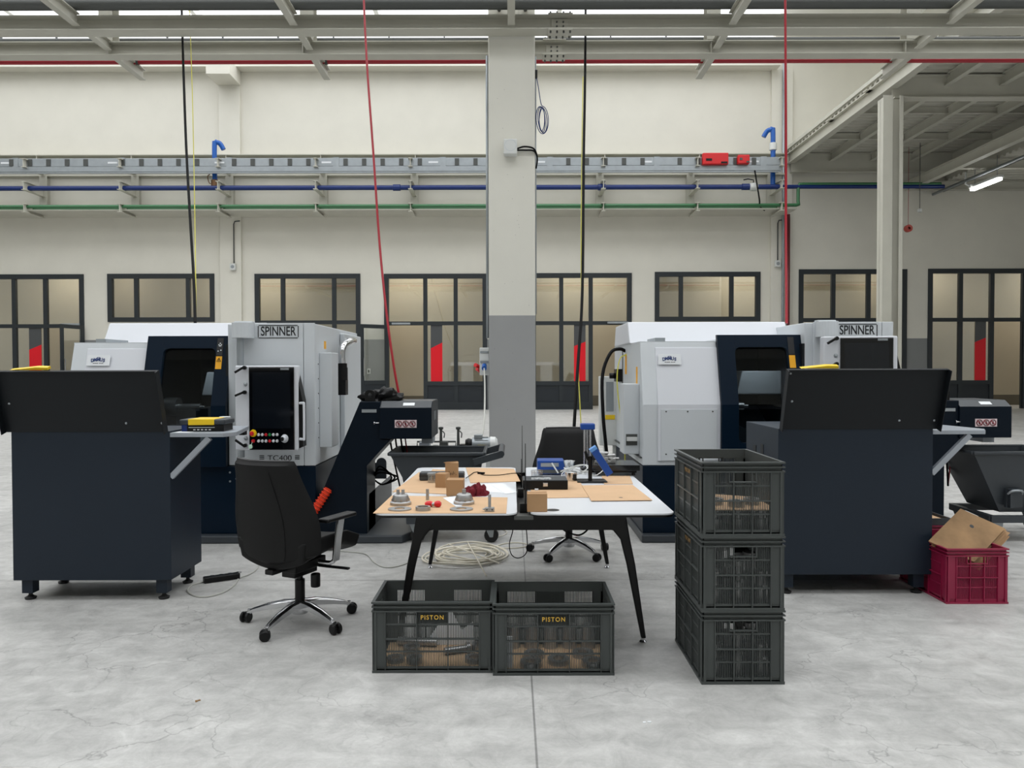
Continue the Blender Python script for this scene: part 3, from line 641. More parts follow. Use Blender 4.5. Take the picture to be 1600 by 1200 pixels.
tt = [('D', -.045, -.002, .10), ('M', -.024, .004, .05), ('M', .0, .006, 0), ('U', .022, .004, -.05), ('S', .043, -.002, -.10)]
for ch, dx, dz, a in tt: text('logo_lettering', ch, .042, 'logo_blue', st, (dx*1.15, -.006, dz), rot=(PI/2, -a, 0), sx=.85, bold=.0012)
b = MB()
for dx in (-.01, 0, .01): b.box(dx-.003, dx+.003, -.007, -.004, .022, .029)
b.build('logo_crown', 'logo_blue', st)
b = MB()
for a_, c_ in ((-.045, -.03), (-.028, -.015), (-.013, .0), (.01, .02), (.023, .031), (.034, .046)): b.box(a_, c_, -.006, -.004, -.030, -.025)
b.build('small_lettering', 'galv_dark', st)
# interior of the work space
b = MB(); XI1 = XD1
b.box(XD0, XD0+.012, YM+.2, 7.9, .7, 1.72)
b.box(XD0, XI1, 7.9, 7.95, .66, 1.74); b.box(XD0, XI1, YM+.02, 7.9, .66, .70); b.box(XD0, XI1, YM+.18, 7.9, 1.72, 1.74); b.box(XI1-.02, XI1, YM+.02, 7.9, .7, 1.72)
b.build('work_space', 'dark_inside', mc)
MB().prism([(7.0, .7), (7.9, .7), (7.9, 1.12)], 'x', XD0+.02, XI1-.03).build('inner_slope', 'mach_light', mc)
b = MB(); b.cyl((XD0-.02, 7.1, 1.16), (XD0+.13, 7.1, 1.16), .085, 20); b.cyl((XD0+.13, 7.1, 1.155), (XD0+.33, 7.1, 1.155), .034, 16); b.cyl((XD0+.33, 7.1, 1.155), (XD0+.37, 7.1, 1.155), .015, 12); b.box(XD0+.0, XD0+.2, 7.3, 7.6, .9, 1.12)
b.build('spindle', 'steel', mc)
b = MB(); b.prism([(XI1-.44, 1.26), (XI1-.39, 1.48), (XI1-.02, 1.48), (XI1-.02, 1.26)], 'y', 7.2, 7.5); b.build('turret_guard', 'mach_light', mc, bev=.01)
b = MB(); b.prism([(XD0+.1, .76), (XD0+.1, 1.0), (XD0+.22, 1.0), (XD0+.32, .95), (XD0+.32, .76)], 'y', 6.95, 7.0); b.build('inner_shield', 'galv', mc)
# navy sliding door
def fy(z, o=0.0): return YM-.05+o+(0 if z < 1.19 else .15*(z-1.19)/.55)
def slab(b, x0, x1, z0, z1, t=.05):
    zs = [z0]+([1.19] if z0 < 1.19 < z1 else [])+[z1]
    b.prism([(fy(z), z) for z in zs]+[(fy(z, t), z) for z in reversed(zs)], 'x', x0, x1)
wx0, wx1, wz0, wz1 = fx(249), fx(332), .86, 1.69
b = MB(); slab(b, XD0, wx0, .66, 1.8); slab(b, wx1, XD1, .66, 1.8); slab(b, wx0, wx1, wz1, 1.8); slab(b, wx0, wx1, .66, wz0)
r = .05                                                  # rounded window corners
for cx_, cz_, sx_, sz_ in ((wx0, wz1, 1, -1), (wx1, wz1, -1, -1), (wx0, wz0, 1, 1), (wx1, wz0, -1, 1)):
    pts = [(cx_, cz_)]+[(cx_+sx_*r*(1-math.sin(t)), cz_+sz_*r*(1-math.cos(t))) for t in [i*PI/2/5 for i in range(6)]]
    v = [(x_, fy(z_), z_) for x_, z_ in pts]+[(x_, fy(z_, .04), z_) for x_, z_ in pts]; n = len(pts)
    b.add(v, [tuple(range(n)), tuple(range(n, 2*n))[::-1]]+[(i, (i+1) % n, n+(i+1) % n, n+i) for i in range(n)])
dr = b.build('sliding_door', 'navy', mc, bev=.004)
b = MB(); slab(b, wx0, wx1, wz0, wz1, .006); b.v = [(x, y+.03, z) for x, y, z in b.v]; b.build('door_window', 'door_glass', dr)
b = MB(); b.box(XD0+.02, XD0+.05, fy(1.7)-.004, fy(1.7), 1.72, 1.74); 
b = MB(); sx0, sx1 = fx(333.5), fx(343)
def plate(b, x0, x1, z0, z1, o): b.prism([(fy(z0)-o, z0), (fy(z1)-o, z1), (fy(z1)+.001, z1), (fy(z0)+.001, z0)], 'x', x0, x1)
plate(b, sx0, sx1, fz(555), fz(527.5), .003); bs = b.build('black_sticker', 'ink', dr)
b = MB()
for k, (u, w_) in enumerate(((.3, .62), (.5, .7), (.7, .62), (.4, .55), (.6, .55), (.25, .25), (.7, .3))):
    xx = sx0+(sx1-sx0)*u; zz = fz(555)+(fz(527.5)-fz(555))*w_; plate(b, xx-.005, xx+.005, zz-.004, zz+.004, .005)
b.build('white_mark', 'paper', bs)
b = MB(); plate(b, sx0, sx1, fz(576.5), fz(556.5), .003); ys = b.build('warning_sticker', 'amber', dr); ys['label'] = 'amber warning sticker with a black triangle'
xc = (sx0+sx1)/2; b = MB(); zt_, zb__ = fz(559), fz(564.5)
for p0, p1 in (((xc, zt_), (xc-.018, zb__)), ((xc-.018, zb__), (xc+.018, zb__)), ((xc+.018, zb__), (xc, zt_))): b.bar((p0[0], fy(p0[1])-.005, p0[1]), (p1[0], fy(p1[1])-.005, p1[1]), .004, .003)
b.box(xc-.0015, xc+.0015, fy(zb__)-.006, fy(zb__)-.003, zb__+.007, zt_-.012); b.build('warning_triangle', 'ink', ys)
# white column between door and right cabinet, right cabinet
XR0 = XD1; 
MB().prism([(XR0, YM+.02), (X1-.0, YM+.02), (X1, 7.62), (X1+.0, 8.5), (XR0, 8.5)], 'z', .665, 1.9).build('right_cabinet', 'mach_light', mc, bev=.008)
b = MB(); b.box(XR0+.07, fx(474), YM-.0, YM+.02, .665, 1.905); b.build('cabinet_front', 'mach_light', mc, bev=.004)
b = MB(); b.box(fx(474)+.004, X1, YM+.0, YM+.02, .665, 1.905); b.build('cabinet_corner', 'mach_light', mc, bev=.004)
b = MB(); b.box(X0+.02, X1-.02, 8.0, 8.5, .66, 1.74); b.box(X0+.0, XD0, 6.82, 8.5, 1.73, 1.745); b.box(XD0, XD1, YM+.16, 8.5, 1.74, 1.76); b.build('rear_housing', 'mach_light', mc)
# pale top cover, leaning back
xl = W(165, 515, 7.38)[0]; zc0, zc1 = 1.745, W(165, 505, 7.45)[1]
b = MB(); b.prism([(7.32, zc0), (7.45, zc1), (8.3, zc1), (8.4, zc0)], 'x', xl, XR0+.1); b.build('top_cover', 'mach_white', mc, bev=.01)
b = MB(); b.box(X0+.15, X0+.24, 6.9, 7.3, 1.745, 1.78); b.build('top_box', 'galv', mc)
# base and drip tray
b = MB(); b.box(X0, fx(492), YM+.0, 8.45, .07, .66); b.build('base', 'navy', mc, bev=.006)
b = MB(); b.prism([(X0-.02, YM-.08), (fx(629), YM-.08), (fx(645), YM+.12), (fx(645), 7.9), (X0-.02, 7.9)], 'z', 0.0, .07); b.build('drip_tray', 'charcoal', mc, bev=.012)
b = MB()
for px, py in ((358, 738), (358, 752), (368, 748)): b.cyl((fx(px), YM-.005, fz(py)), (fx(px), YM, fz(py)), .009, 8)
b.build('screw', 'galv', mc)
# name plate
b = MB(); a, c, z0, z1 = fx(403.5), fx(467), fz(528.5), fz(508); t = .006; y = YM-.004
b.box(a+.008, c-.008, y, YM, z0, z0+t); b.box(a+.008, c-.008, y, YM, z1-t, z1); b.box(a, a+t, y, YM, z0+.008, z1-.008); b.box(c-t, c, y, YM, z0+.008, z1-.008)
b.build('name_frame', 'ink', mc)
t_ = text('name_lettering', 'SPINNER', .112, 'ink', mc, ((a+c)/2, YM-.001, (z0+z1)/2), sx=.70, bold=.0012)
text('model_lettering', 'TC400', .066, 'ink', mc, (fx(436), YM-.001, fz(716)), sx=1.15)
for px in (408, 463.5):
    b = MB()
    for k in range(3): b.box(fx(px)-.02, fx(px)+.02, YM-.003, YM, fz(712+2.6*k)-.003, fz(712+2.6*k)+.003)
    b.build('model_stripes', 'ink', mc)
# hood carrying the pendant arm
hx = fx(384); b = MB(); pr = [(fx(370), YM+.02), (fx(370), YM-.08)]+[(hx+.085*math.sin(t)*-1*-1, YM-.08-.09*math.cos(t)) for t in [(-PI/2)+i*PI/10 for i in range(11)]]+[(fx(398), YM-.08), (fx(398), YM+.02)]
b.prism(pr, 'z', fz(529), fz(505)); b.prism([(fx(370), YM+.02), (fx(370), YM-.06), (fx(398), YM-.06), (fx(398), YM+.02)], 'z', fz(505), fz(502.5)); b.build('pendant_hood', 'mach_light', mc, bev=.006)
MB().cyl((hx-.01, YM-.1, fz(529)), (hx-.01, YM-.1, .75), .028, 14).build('pendant_post', 'galv', mc)
# side boxes
b = MB(); b.box(X1, X1+.11, 6.82, 7.08, fz(702), fz(551, 6.82)); sbx = b.build('side_box', 'mach_light', mc, bev=.006)
b = MB()
for k in range(6): b.cyl((X1-.0, 6.78, 1.55-.13*k), (X1+.004, 6.78, 1.55-.13*k), .006, 6)
b.build('screw', 'galv_dark', mc)
b = MB(); b.box(X1, X1+.003, 7.0, 7.07, 1.69, 1.76); b.build('yellow_sticker', 'amber', mc)
b = MB(); b.box(X1+.002, X1+.05, 7.63, 8.45, .7, 1.86); b.build('side_cover', 'mach_light', mc, bev=.01)
b = MB(); b.tube([(X1, 7.75, 1.78), (X1+.12, 7.72, 1.79), (X1+.14, 7.45, 1.77), (X1+.1, 7.3, 1.7), (X1+.1, 7.3, 1.52)], .032, 12, 5); b.build('exhaust_pipe', 'chrome', mc)
b = MB(); b.cyl((X1+.1, 7.3, 1.52), (X1+.1, 7.3, 1.4), .05, 12); b.cyl((X1+.1, 7.3, 1.56), (X1+.1, 7.3, 1.52), .044, 12); b.box(X1+.04, X1+.14, 7.25, 7.36, 1.26, 1.4); b.build('connector', 'black', mc)
# coil hose at the lower right
b = MB(); P0, P1 = Vector((fx(488), YM-.07, fz(803))), Vector((fx(514), YM-.05, fz(763))); b.cyl(P0, P1, .034, 12)
for k in range(9): q = P0.lerp(P1, (k+.5)/9); b.lathe([(.034, -.006), (.044, 0), (.034, .006)], q, 12, (P1-P0).normalized())
b.build('coil_hose', 'orange_red', mc)
# left side: electrics box, chute, cables
YB2 = 6.84
b = MB(); b.box(X0-.14, X0, YB2, YB2+.25, .74, fz(601, YB2)); lb = b.build('side_box', 'mach_light', mc, bev=.006)
b = MB(); b.box(X0-.12, X0-.02, YB2-.005, YB2, .82, .92); b.build('chute', 'galv_dark', lb)
b = MB(); b.box(X0-.115, X0-.025, YB2-.03, YB2, .86, .895); b.build('chute_flap', 'white_plastic', lb)
b = MB(); b.box(X0-.003, X0, 6.95, 7.02, 1.3, 1.52); b.box(X0-.003, X0, 7.6, 7.7, 1.45, 1.65); b.build('yellow_label', 'amber', mc)
b = MB(); b.box(X0-.06, X0, 7.9, 8.1, 1.37, 1.5); b.cyl((X0-.12, 8.0, 1.43), (X0-.05, 8.0, 1.43), .03, 10); b.build('rotary_switch', 'black', mc)
b = MB(); b.box(X0-.02, X0, 6.7, 8.45, .72, .73); b.box(X0-.008, X0, 7.85, 7.86, .7, 1.7); b.build('side_seam', 'galv_dark', mc)
b = MB(); b.tube([(X0, 7.7, 1.68), (X0-.06, 7.68, 1.7), (X0-.16, 7.6, 1.66), (X0-.25, 7.5, 1.45), (X0-.26, 7.4, 1.1), (X0-.24, 7.35, .8), (X0-.18, 7.4, .3), (X0-.12, 7.5, .08)], .017, 8, 5); b.build('black_cable', 'cable_black', mc)
b = MB(); b.tube([(X0, 7.6, 1.64), (X0-.07, 7.58, 1.6), (X0-.11, 7.5, 1.4), (X0-.09, 7.45, 1.1), (X0-.05, 7.4, .8), (X0-.05, 7.4, .1)], .006, 6, 5); b.build('yellow_cable', 'cable_yellow', mc)
mc2_loc = Vector(mc.location)+Vector((5.02, 0, 0))
# the control pendant hangs on the machine's post: two poses, so built per machine
def pendant(root, ox, oz, oy, ry, sxp):
    """root machine; parts drawn in the pendant's own axes"""
    hw, z0, z1 = .30, -.355, .355
    T = Vector(root.location); L = Vector((fx(420)+ox, 6.42+oy, 1.18+oz))-T
    if root is not mc: L = L+Vector((0, 0, 0))
    def bd(b, nm, m_, par, bev=0.0):
        if par is root: o_ = b.build(nm, m_, root, loc=L, rot=(0, 0, ry), bev=bev); o_.scale = (sxp, 1, 1); return o_
        return b.build(nm, m_, par, bev=bev)
    b = MB(); b.prism([(-hw, -.0), (hw, -.0), (hw-.02, .12), (-hw, .12)], 'z', z0, z1); pen = bd(b, 'control_pendant', 'mach_white', root, .01)
    b = MB(); b.box(-.165, .262, -.012, 0, z0+.005, z1-.012); scn = bd(b, 'control_front', 'black_gloss', pen, .008); 
    b = MB(); b.box(-.13, .225, -.0125, -.0119, -.17, .3); bd(b, 'screen', mat('dark_screen_glass', (14, 18, 24), .12), scn)
    b = MB(); b.box(.135, .215, -.0135, -.012, .318, .335); bd(b, 'maker_plate', 'galv', scn)
    b = MB(); b.prism([(.27, z0+.004), (.27, .32), (.335, .06), (.335, z0+.03)], 'y', .012, .12); bd(b, 'side_cover', 'black', pen)
    b = MB(); b.tube([(.31, 0, .04), (.35, -.02, .04), (.36, -.03, .02), (.36, -.03, -.24), (.35, -.02, -.26), (.31, 0, -.26)], .011, 10, 3); bd(b, 'handle', 'mach_white', pen)
    for zz, a in ((.32, .5), (.12, .35), (-.29, -.6)):
        b = MB(); b.bar((-.28, -.05, zz-.035*a*1.3), (-.2, -.035, zz+.035*a*1.3), .02, .018); b.cyl((-.2, -.04, zz+.035*a), (-.2, 0, zz+.035*a), .016, 8); bd(b, 'clamp_lever', 'black', pen)
    b = MB(); b.lathe([(0, .012), (.016, .006), (.018, 0)], (-.2, 0, .2), 12, (0, -1, 0)); b.lathe([(0, .018), (.016, .012), (.02, 0)], (-.2, 0, -.25), 12, (0, -1, 0)); bd(b, 'round_cap', 'galv', pen)
    b = MB(); b.lathe([(.0, .02), (.028, .02), (.032, .0)], (-.125, -.012, -.21), 18, (0, -1, 0)); bd(b, 'stop_collar', 'yellow', scn)
    b = MB(); b.lathe([(0, .055), (.016, .052), (.02, .04), (.012, .018)], (-.125, -.012, -.21), 16, (0, -1, 0)); bd(b, 'stop_button', 'btn_red', scn)
    b = MB(); b.lathe([(0, .02), (.014, .016), (.016, 0)], (-.125, -.012, -.275), 14, (0, -1, 0)); bd(b, 'key_switch', 'btn_red', scn)
    b = MB(); b.lathe([(0, .006), (.018, .005), (.019, 0)], (-.145, -.03, -.32), 14, (0, -1, .0)); b.bar((-.128, -.03, -.28), (-.14, -.03, -.31), .004, .004); bd(b, 'key_tag', mat('mint_key_tag', (196, 226, 206), .5), scn)
    cols = [['btn_white', 'btn_white', 'btn_red', 'btn_green', 'btn_white', 'btn_white'], ['btn_white']*3+['btn_red']+['btn_white']*2]
    for r_ in range(2):
        for k in range(6):
            b = MB(); b.lathe([(0, .01), (.008, .01), (.0125, .008), (.0135, 0)], (-.075+.035*k, -.012, -.222-.053*r_), 14, (0, -1, 0)); bd(b, 'push_button', cols[r_][k], scn)
    b = MB(); b.lathe([(.0, .05), (.02, .05), (.024, .045), (.028, .02), (.036, .0)], (.17, -.012, -.255), 20, (0, -1, 0)); k_ = bd(b, 'handwheel', 'mach_white', scn)
    b = MB(); b.lathe([(0, .012), (.015, .01), (.018, 0)], (.163, -.062, -.255), 16, (0, -1, 0)); bd(b, 'handwheel_cap', 'black', k_)
    return pen
mc2 = mc.copy(); COL.objects.link(mc2); mc2.location = mc2_loc; mc2['label'] = 'right large light grey and navy turning machine behind the crate stack and right cart'
for ch in list(mc.children):
    c = ch.copy(); COL.objects.link(c); c.parent = mc2
    for g in list(ch.children): d = g.copy(); COL.objects.link(d); d.parent = c
for dx_ in (0, 5.02): area('machine_fill_light', (XD0+.42+dx_, 6.95, 1.69), .4, .1, 1.6)  # added fill inside each machine so spindle and guard show through the window
pendant(mc, .06, 0, 0, 0, .885)
pendant(mc2, 5.02-.11, .225, -.25, math.radians(-8), .945)

# ---------------------------------------------------------------- chip conveyors
def conv():
    c = wthing('chip_conveyor', 'left navy inclined chip conveyor with a dark cloth on its head', 'chip conveyor', (fx(560), YM, .07), 'chip conveyors')
    y0, y1 = YM+.0, YM+.42
    b = MB(); P = [(562, 628), (594, 628), (594, 686), (610, 687), (572, 728), (572, 839), (492, 839), (492, 792)]
    b.prism([(fx(x), fz(z)) for x, z in P], 'y', y0, y1); b.build('inclined_housing', 'navy_deep', c, bev=.006)
    hx0, hx1, hz0, hz1 = fx(593), fx(674.5), fz(686), fz(637.5)
    b = MB(); b.prism([(y0-.02, hz0), (y0-.02, hz1), (y0+.07, hz1+.05), (y0+.55, hz1+.05), (y0+.55, hz0)], 'x', hx0, hx1); hd = b.build('discharge_head', 'navy_deep', c, bev=.005)
    b = MB(); b.prism([(y0-.018, hz1+.001), (y0+.07, hz1+.054), (y0+.53, hz1+.054), (y0+.53, hz1+.048), (y0+.07, hz1+.048), (y0-.01, hz1-.002)], 'x', hx0+.005, hx1-.005); b.build('lid', 'charcoal', hd)
    b = MB()
    for k in range(3): b.box(hx1, hx1+.003, y0+.18+.06*k, y0+.2+.06*k, hz1-.12, hz1-.04)
    b.build('vent_slot', 'galv', hd)
    sg = MB().box(fx(617), fx(651), y0-.024, y0-.02, fz(668.5), fz(656.5)).build('warning_sign', 'sign_pink', hd); sg['label'] = 'pale sign with three red prohibition circles'
    b = MB(); zc_ = (fz(668.5)+fz(656.5))/2
    for px in (623.5, 634, 644.5):
        b.lathe([(.022, -.002), (.022, .002), (.0275, .002), (.0275, -.002)], (fx(px), y0-.026, zc_), 20, (0, 1, 0)); b.bar((fx(px)-.016, y0-.026, zc_+.016), (fx(px)+.016, y0-.026, zc_-.016), .003, .005)
    b.build('prohibition_mark', 'sign_red', sg)
    b = MB()
    for px in (623.5, 634, 644.5): b.box(fx(px)-.006, fx(px)+.006, y0-.0255, y0-.024, zc_-.014, zc_+.012)
    b.build('pictogram', 'ink', sg)
    b = MB(); b.box(-.05, .05, -.001, .001, -.022, .022); b.build('paper_label', 'paper', hd, loc=(fx(638), y0+.028, hz1+.029), rot=(math.radians(-60), 0, 0))
    b = MB(); b.box(fx(565), fx(588), y0-.004, y0, fz(645), fz(640)); b.build('rating_plate', 'galv', c)
    b = MB(); b.cyl((fx(585), y0-.03, fz(661)), (fx(593), y0-.03, fz(661)), .006, 8); b.cyl((fx(585), y0-.035, fz(661)), (fx(585)+.008, y0-.035, fz(661)), .014, 8); b.build('latch_pin', 'chrome', c)
    b = MB(); ex = fx(576); ez = fz(628)
    pr = [(ex-.045, ez), (ex-.045, ez+.07)]+[(ex-.045*math.cos(t), ez+.07+.03*math.sin(t)) for t in [i*PI/8 for i in range(1, 8)]]+[(ex+.045, ez+.07), (ex+.045, ez)]
    n = len(pr); hole = [(ex+.02*math.cos(t), ez+.055+.02*math.sin(t)) for t in [PI+i*-2*PI/n-.0 for i in range(n)]]
    hole = [(ex+.02*math.cos(math.atan2(q-(ez+.055), p-ex)), ez+.055+.02*math.sin(math.atan2(q-(ez+.055), p-ex))) for p, q in pr]
    for yy, s_ in ((y0+.05, 1), (y0+.07, -1)): pass
    v = [(p, yy, q) for yy in (y0+.05, y0+.07) for p, q in pr+hole]
    f = []
    for i in range(n):
        j = (i+1) % n; f += [(i, j, n+j, n+i), (2*n+i, 3*n+i, 3*n+j, 2*n+j), (i, 2*n+i, 2*n+j, j), (n+i, n+j, 3*n+j, 3*n+i)]
    b.add(v, f); b.build('lifting_eye', 'black', c)
    # coolant tank at the foot
    b = MB(); tx0, tx1 = fx(572), -1.27+.0
    b.prism([(tx0, y0+.1), (tx1, y0+.1), (tx1, 8.05), (tx0, 8.05)], 'z', .07, .40); tk = b.build('coolant_tank', 'charcoal', c, bev=.006)
    b = MB(); b.box(tx1-.26, tx1, 7.72, 7.75, .4, .56); b.cyl((tx1-.05, 7.73, .56), (tx1-.05, 7.75, .56), .05, 14); b.build('tank_plate', 'charcoal', tk)
    b = MB()
    for k in range(3): b.tube([(tx0-.02, 7.1, .5), (tx0+.06, 7.0, .62-.03*k), (tx0+.15+.03*k, 7.1, .5), (tx0+.05, 7.2, .42), (tx0-.02, 7.15, .47)], .008, 6, 5)
    b.build('tank_cable', 'cable_black', tk)
    b = MB()
    for k, (dx, m_) in enumerate(((0, 0), (.05, 0), (.1, 0))): b.tube([(hx0+.02+dx, y0+.4, hz0+.02), (hx0+.03+dx, y0+.42, hz0-.1), (hx0+.06+dx, y0+.45, .62), (hx0+.1+dx, y0+.5, .4)], .009, 6, 4)
    b.build('hose', 'cable_black', c)
    b = MB(); b.tube([(hx0+.16, y0+.4, hz0+.02), (hx0+.17, y0+.42, hz0-.1), (hx0+.19, y0+.45, .62), (hx0+.2, y0+.5, .4)], .007, 6, 4); b.build('red_hose', 'red_hose', c)
    b = MB(); b.box(fx(654), fx(672), y0+.2, y0+.4, hz0-.06, hz0); b.build('motor_box', 'alu', c); 
    return c
cv = conv()
cv2 = cv.copy(); COL.objects.link(cv2); cv2.location = Vector(cv.location)+Vector((5.03, 0, 0)); cv2['label'] = 'right navy chip conveyor with a bare lifting eye, behind the right cart'
for ch in list(cv.children):
    c = ch.copy(); COL.objects.link(c); c.parent = cv2
    for g in list(ch.children):
        d = g.copy(); COL.objects.link(d); d.parent = c
        for h in list(g.children): e = h.copy(); COL.objects.link(e); e.parent = d
# dark cloth heap on the left conveyor
def heap(name, m_, c, rx, ry, rz, label, cat, seed=1, n=30, amp=.45):
    from mathutils import noise
    def fn(u, v):
        t = u*2*PI; r = v*PI/2; d = Vector((math.cos(t)*math.cos(r), math.sin(t)*math.cos(r), math.sin(r)))
        k = 1+amp*noise.noise(d*2.1+Vector((seed*7.3, 0, 0)))+amp*.45*noise.noise(d*3.6+Vector((0, seed*3.1, 0)))
        z = d.z*rz*k if v > 0 else 0
        return (c[0]+d.x*rx*k, c[1]+d.y*ry*k, c[2]+max(0.0, z))
    b = MB(); b.grid(fn, n, 12); o = b.build(name, m_); return tag(o, label, cat)
hc = W(590, 622, YM+.2)
heap('work_cloth', 'black', (fx(588), YM+.2, fz(628.5)+.0), .17, .12, .10, 'crumpled black cloth lying on top of the left chip conveyor', 'cloth', 3, 36, .7)
# ---------------------------------------------------------------- tipping bins
def bin_():
    x0, x1, y0, y1 = fx(607, 6.6), fx(756, 6.6), 6.6, 7.2
    c = wthing('tipping_bin', 'dark grey tipping bin on castors under the left conveyor head', 'bin', ((x0+x1)/2, 6.9, 0), 'tipping bins')
    zr = W(700, 707, 6.6)[1]; b = MB(); t = .012; xb = x0+.27; zb = .25; yb0, yb1 = 6.66, 7.14
    o = [(x0, y0, zr), (x1, y0, zr), (x1, y1, zr), (x0, y1, zr), (xb, yb0, zb), (x1-.12, yb0, zb), (x1-.12, yb1, zb), (xb, yb1, zb)]
    i = [(x+(t if x < (x0+x1)/2 else -t), y+(t if y < 6.9 else -t), z+(0 if z > .5 else t)) for x, y, z in o]
    F_ = [(0, 1, 5, 4), (1, 2, 6, 5), (2, 3, 7, 6), (3, 0, 4, 7), (4, 5, 6, 7)]
    b.add(o+i, F_+[tuple(k+8 for k in f)[::-1] for f in F_]+[(0, 8, 9, 1), (1, 9, 10, 2), (2, 10, 11, 3), (3, 11, 8, 0)])
    b.build('hopper', 'charcoal', c)
    b = MB(); b.bar((x0, y0, zr-.015), (x1, y0, zr-.015), .03, .03); b.bar((x0, y1, zr-.015), (x1, y1, zr-.015), .03, .03); b.bar((x0, y0, zr-.015), (x0, y1, zr-.015), .03, .03); b.bar((x1, y0, zr-.015), (x1, y1, zr-.015), .03, .03); b.build('rim', 'charcoal', c, bev=.008)
    b = MB(); za, zc2 = W(740, 722, 6.6)[1], W(787, 709, 6.6)[1]; xa, xc2 = W(740, 722, 6.6)[0], W(785, 709, 6.6)[0]
    [MB().bar((xa, yq_, za), (xc2, yq_, zc2), .02, .06).build('handle_arm', 'charcoal', c, bev=.004) for yq_ in (y0-.02, y1+.02)]
    MB().cyl((xc2-.01, y0-.03, zc2), (xc2-.01, y1+.03, zc2), .028, 14).build('handle', 'charcoal', c)
    b = MB()
    for yy in (6.6, 7.2): b.bar((xb-.12, yy, .2), (x1+.12, yy, .2), .05, .06)
    for xx in (xb-.1, x1+.1): b.bar((xx, 6.6, .2), (xx, 7.2, .2), .05, .06)
    b.bar((x1-.3, 6.64, .22), (x1-.3, 6.64, .5), .05, .04); b.bar((x1-.3, 7.16, .22), (x1-.3, 7.16, .5), .05, .04); b.build('base_frame', 'charcoal', c, bev=.004)
    b = MB(); b.box(xb+.02, xb+.16, 6.6, 6.63, .3, .46); b.box(xb+.03, xb+.06, 6.56, 6.6, .3, .46); b.build('lock_bracket', 'charcoal', c)
    MB().tube([(xb+.02, 6.58, .42), (xb+.04, 6.55, .45), (xb+.12, 6.55, .45), (xb+.14, 6.58, .42)], .01, 8, 3).build('lock_ring', 'galv', c)
    for xx in (xb-.05, x1+.04):
        for yy in (6.64, 7.16):
            cs = MB().prism([(xx-.05, .17), (xx+.05, .17), (xx+.035, .05), (xx+.005, .05)], 'y', yy-.035, yy-.029); cs.prism([(xx-.05, .17), (xx+.05, .17), (xx+.035, .05), (xx+.005, .05)], 'y', yy+.029, yy+.035); cs.box(xx-.05, xx+.05, yy-.035, yy+.035, .165, .172)
            fk = cs.build('castor', 'galv', c); MB().lathe([(.015, -.022), (.055, -.022), (.062, -.014), (.062, .014), (.055, .022), (.015, .022)], (xx+.02, yy, .062), 20, (0, 1, 0)).build('wheel', 'rubber', fk)
            MB().lathe([(0, -.027), (.016, -.026), (.016, .026), (0, .027)], (xx+.02, yy, .062), 10, (0, 1, 0)).build('axle', 'galv', fk)
    return c
bn = bin_(); b2 = dup(bn, Vector(bn.location)+Vector((5.03, 0, 0)), None, 'dark grey tipping bin on castors at the right edge')
# ---------------------------------------------------------------- coolant pump unit beyond the left bin
pu = wthing('pump_unit', 'silver electric pump with valves and pipes behind the left tipping bin', 'pump', (fx(705, 7.6), 7.6, 0))
Yp = 7.6
def qx(px): return W(px, 690, Yp)[0]
def qz(py): return W(700, py, Yp)[1]
b = MB(); b.box(qx(640), qx(770), Yp-.15, Yp+.25, qz(712), qz(708))
for px in (645, 763): 
    for yy in (Yp-.12, Yp+.2): b.box(qx(px)-.02, qx(px)+.02, yy-.02, yy+.02, 0, qz(712))
b.build('stand', 'white_plastic', pu)
b = MB(); b.cyl((qx(738), Yp, qz(694)), (qx(766), Yp, qz(694)), .068, 20); 
for k in range(10): a = k*2*PI/10; b.box(qx(742), qx(763), Yp+.066*math.cos(a)-.004, Yp+.066*math.cos(a)+.004, qz(694)+.07*math.sin(a)-.004, qz(694)+.07*math.sin(a)+.004)
mo = b.build('motor', 'galv', pu); MB().lathe([(0, .075), (.05, .07), (.072, .05), (.074, 0)], (qx(766), Yp, qz(694)), 20, (1, 0, 0)).build('fan_cover', 'white_plastic', mo)
MB().box(qx(741), qx(754), Yp-.05, Yp+.05, qz(685.5), qz(679)).build('terminal_box', 'galv', mo, bev=.004); MB().box(qx(747), qx(759), Yp-.08, Yp-.06, qz(699), qz(695)).build('yellow_plate', 'yellow', mo)
b = MB(); b.lathe([(0, -.03), (.045, -.03), (.06, 0), (.045, .05), (.03, .07), (.03, .1)], (qx(732), Yp, qz(694)), 16, (1, 0, 0)); b.box(qx(719), qx(733), Yp-.05, Yp+.05, qz(702), qz(694)); b.build('pump_head', 'black', pu)
for px, hgt in ((689, 672), (716, 672)):
    b = MB(); b.cyl((qx(px), Yp, qz(700)), (qx(px), Yp, qz(hgt)), .016, 10, r2=.012); b.lathe([(.012, 0), (.024, .01), (.024, .03), (.0, .035)], (qx(px), Yp, qz(hgt)), 12); b.tube([(qx(px)+.01, Yp, qz(hgt+1)), (qx(px)+.035, Yp, qz(hgt+5)), (qx(px)+.03, Yp, qz(hgt+12))], .006, 6, 3); b.build('valve', 'galv_dark', pu)
b = MB(); b.box(qx(656), qx(710), Yp-.02, Yp+.0, qz(699), qz(698)); b.tube([(qx(652), Yp, qz(706)), (qx(652), Yp, qz(690)), (qx(712), Yp, qz(690)), (qx(712), Yp, qz(706))], .01, 8); b.box(qx(688), qx(700), Yp-.05, Yp+.05, qz(697), qz(690)); b.box(qx(676), qx(684), Yp-.05, Yp+.05, qz(702), qz(696)); b.build('pipework', 'galv_dark', pu)
MB().box(qx(656), qx(672), Yp-.06, Yp+.08, qz(697), qz(690)).build('junction_box', 'alu', pu, bev=.004)
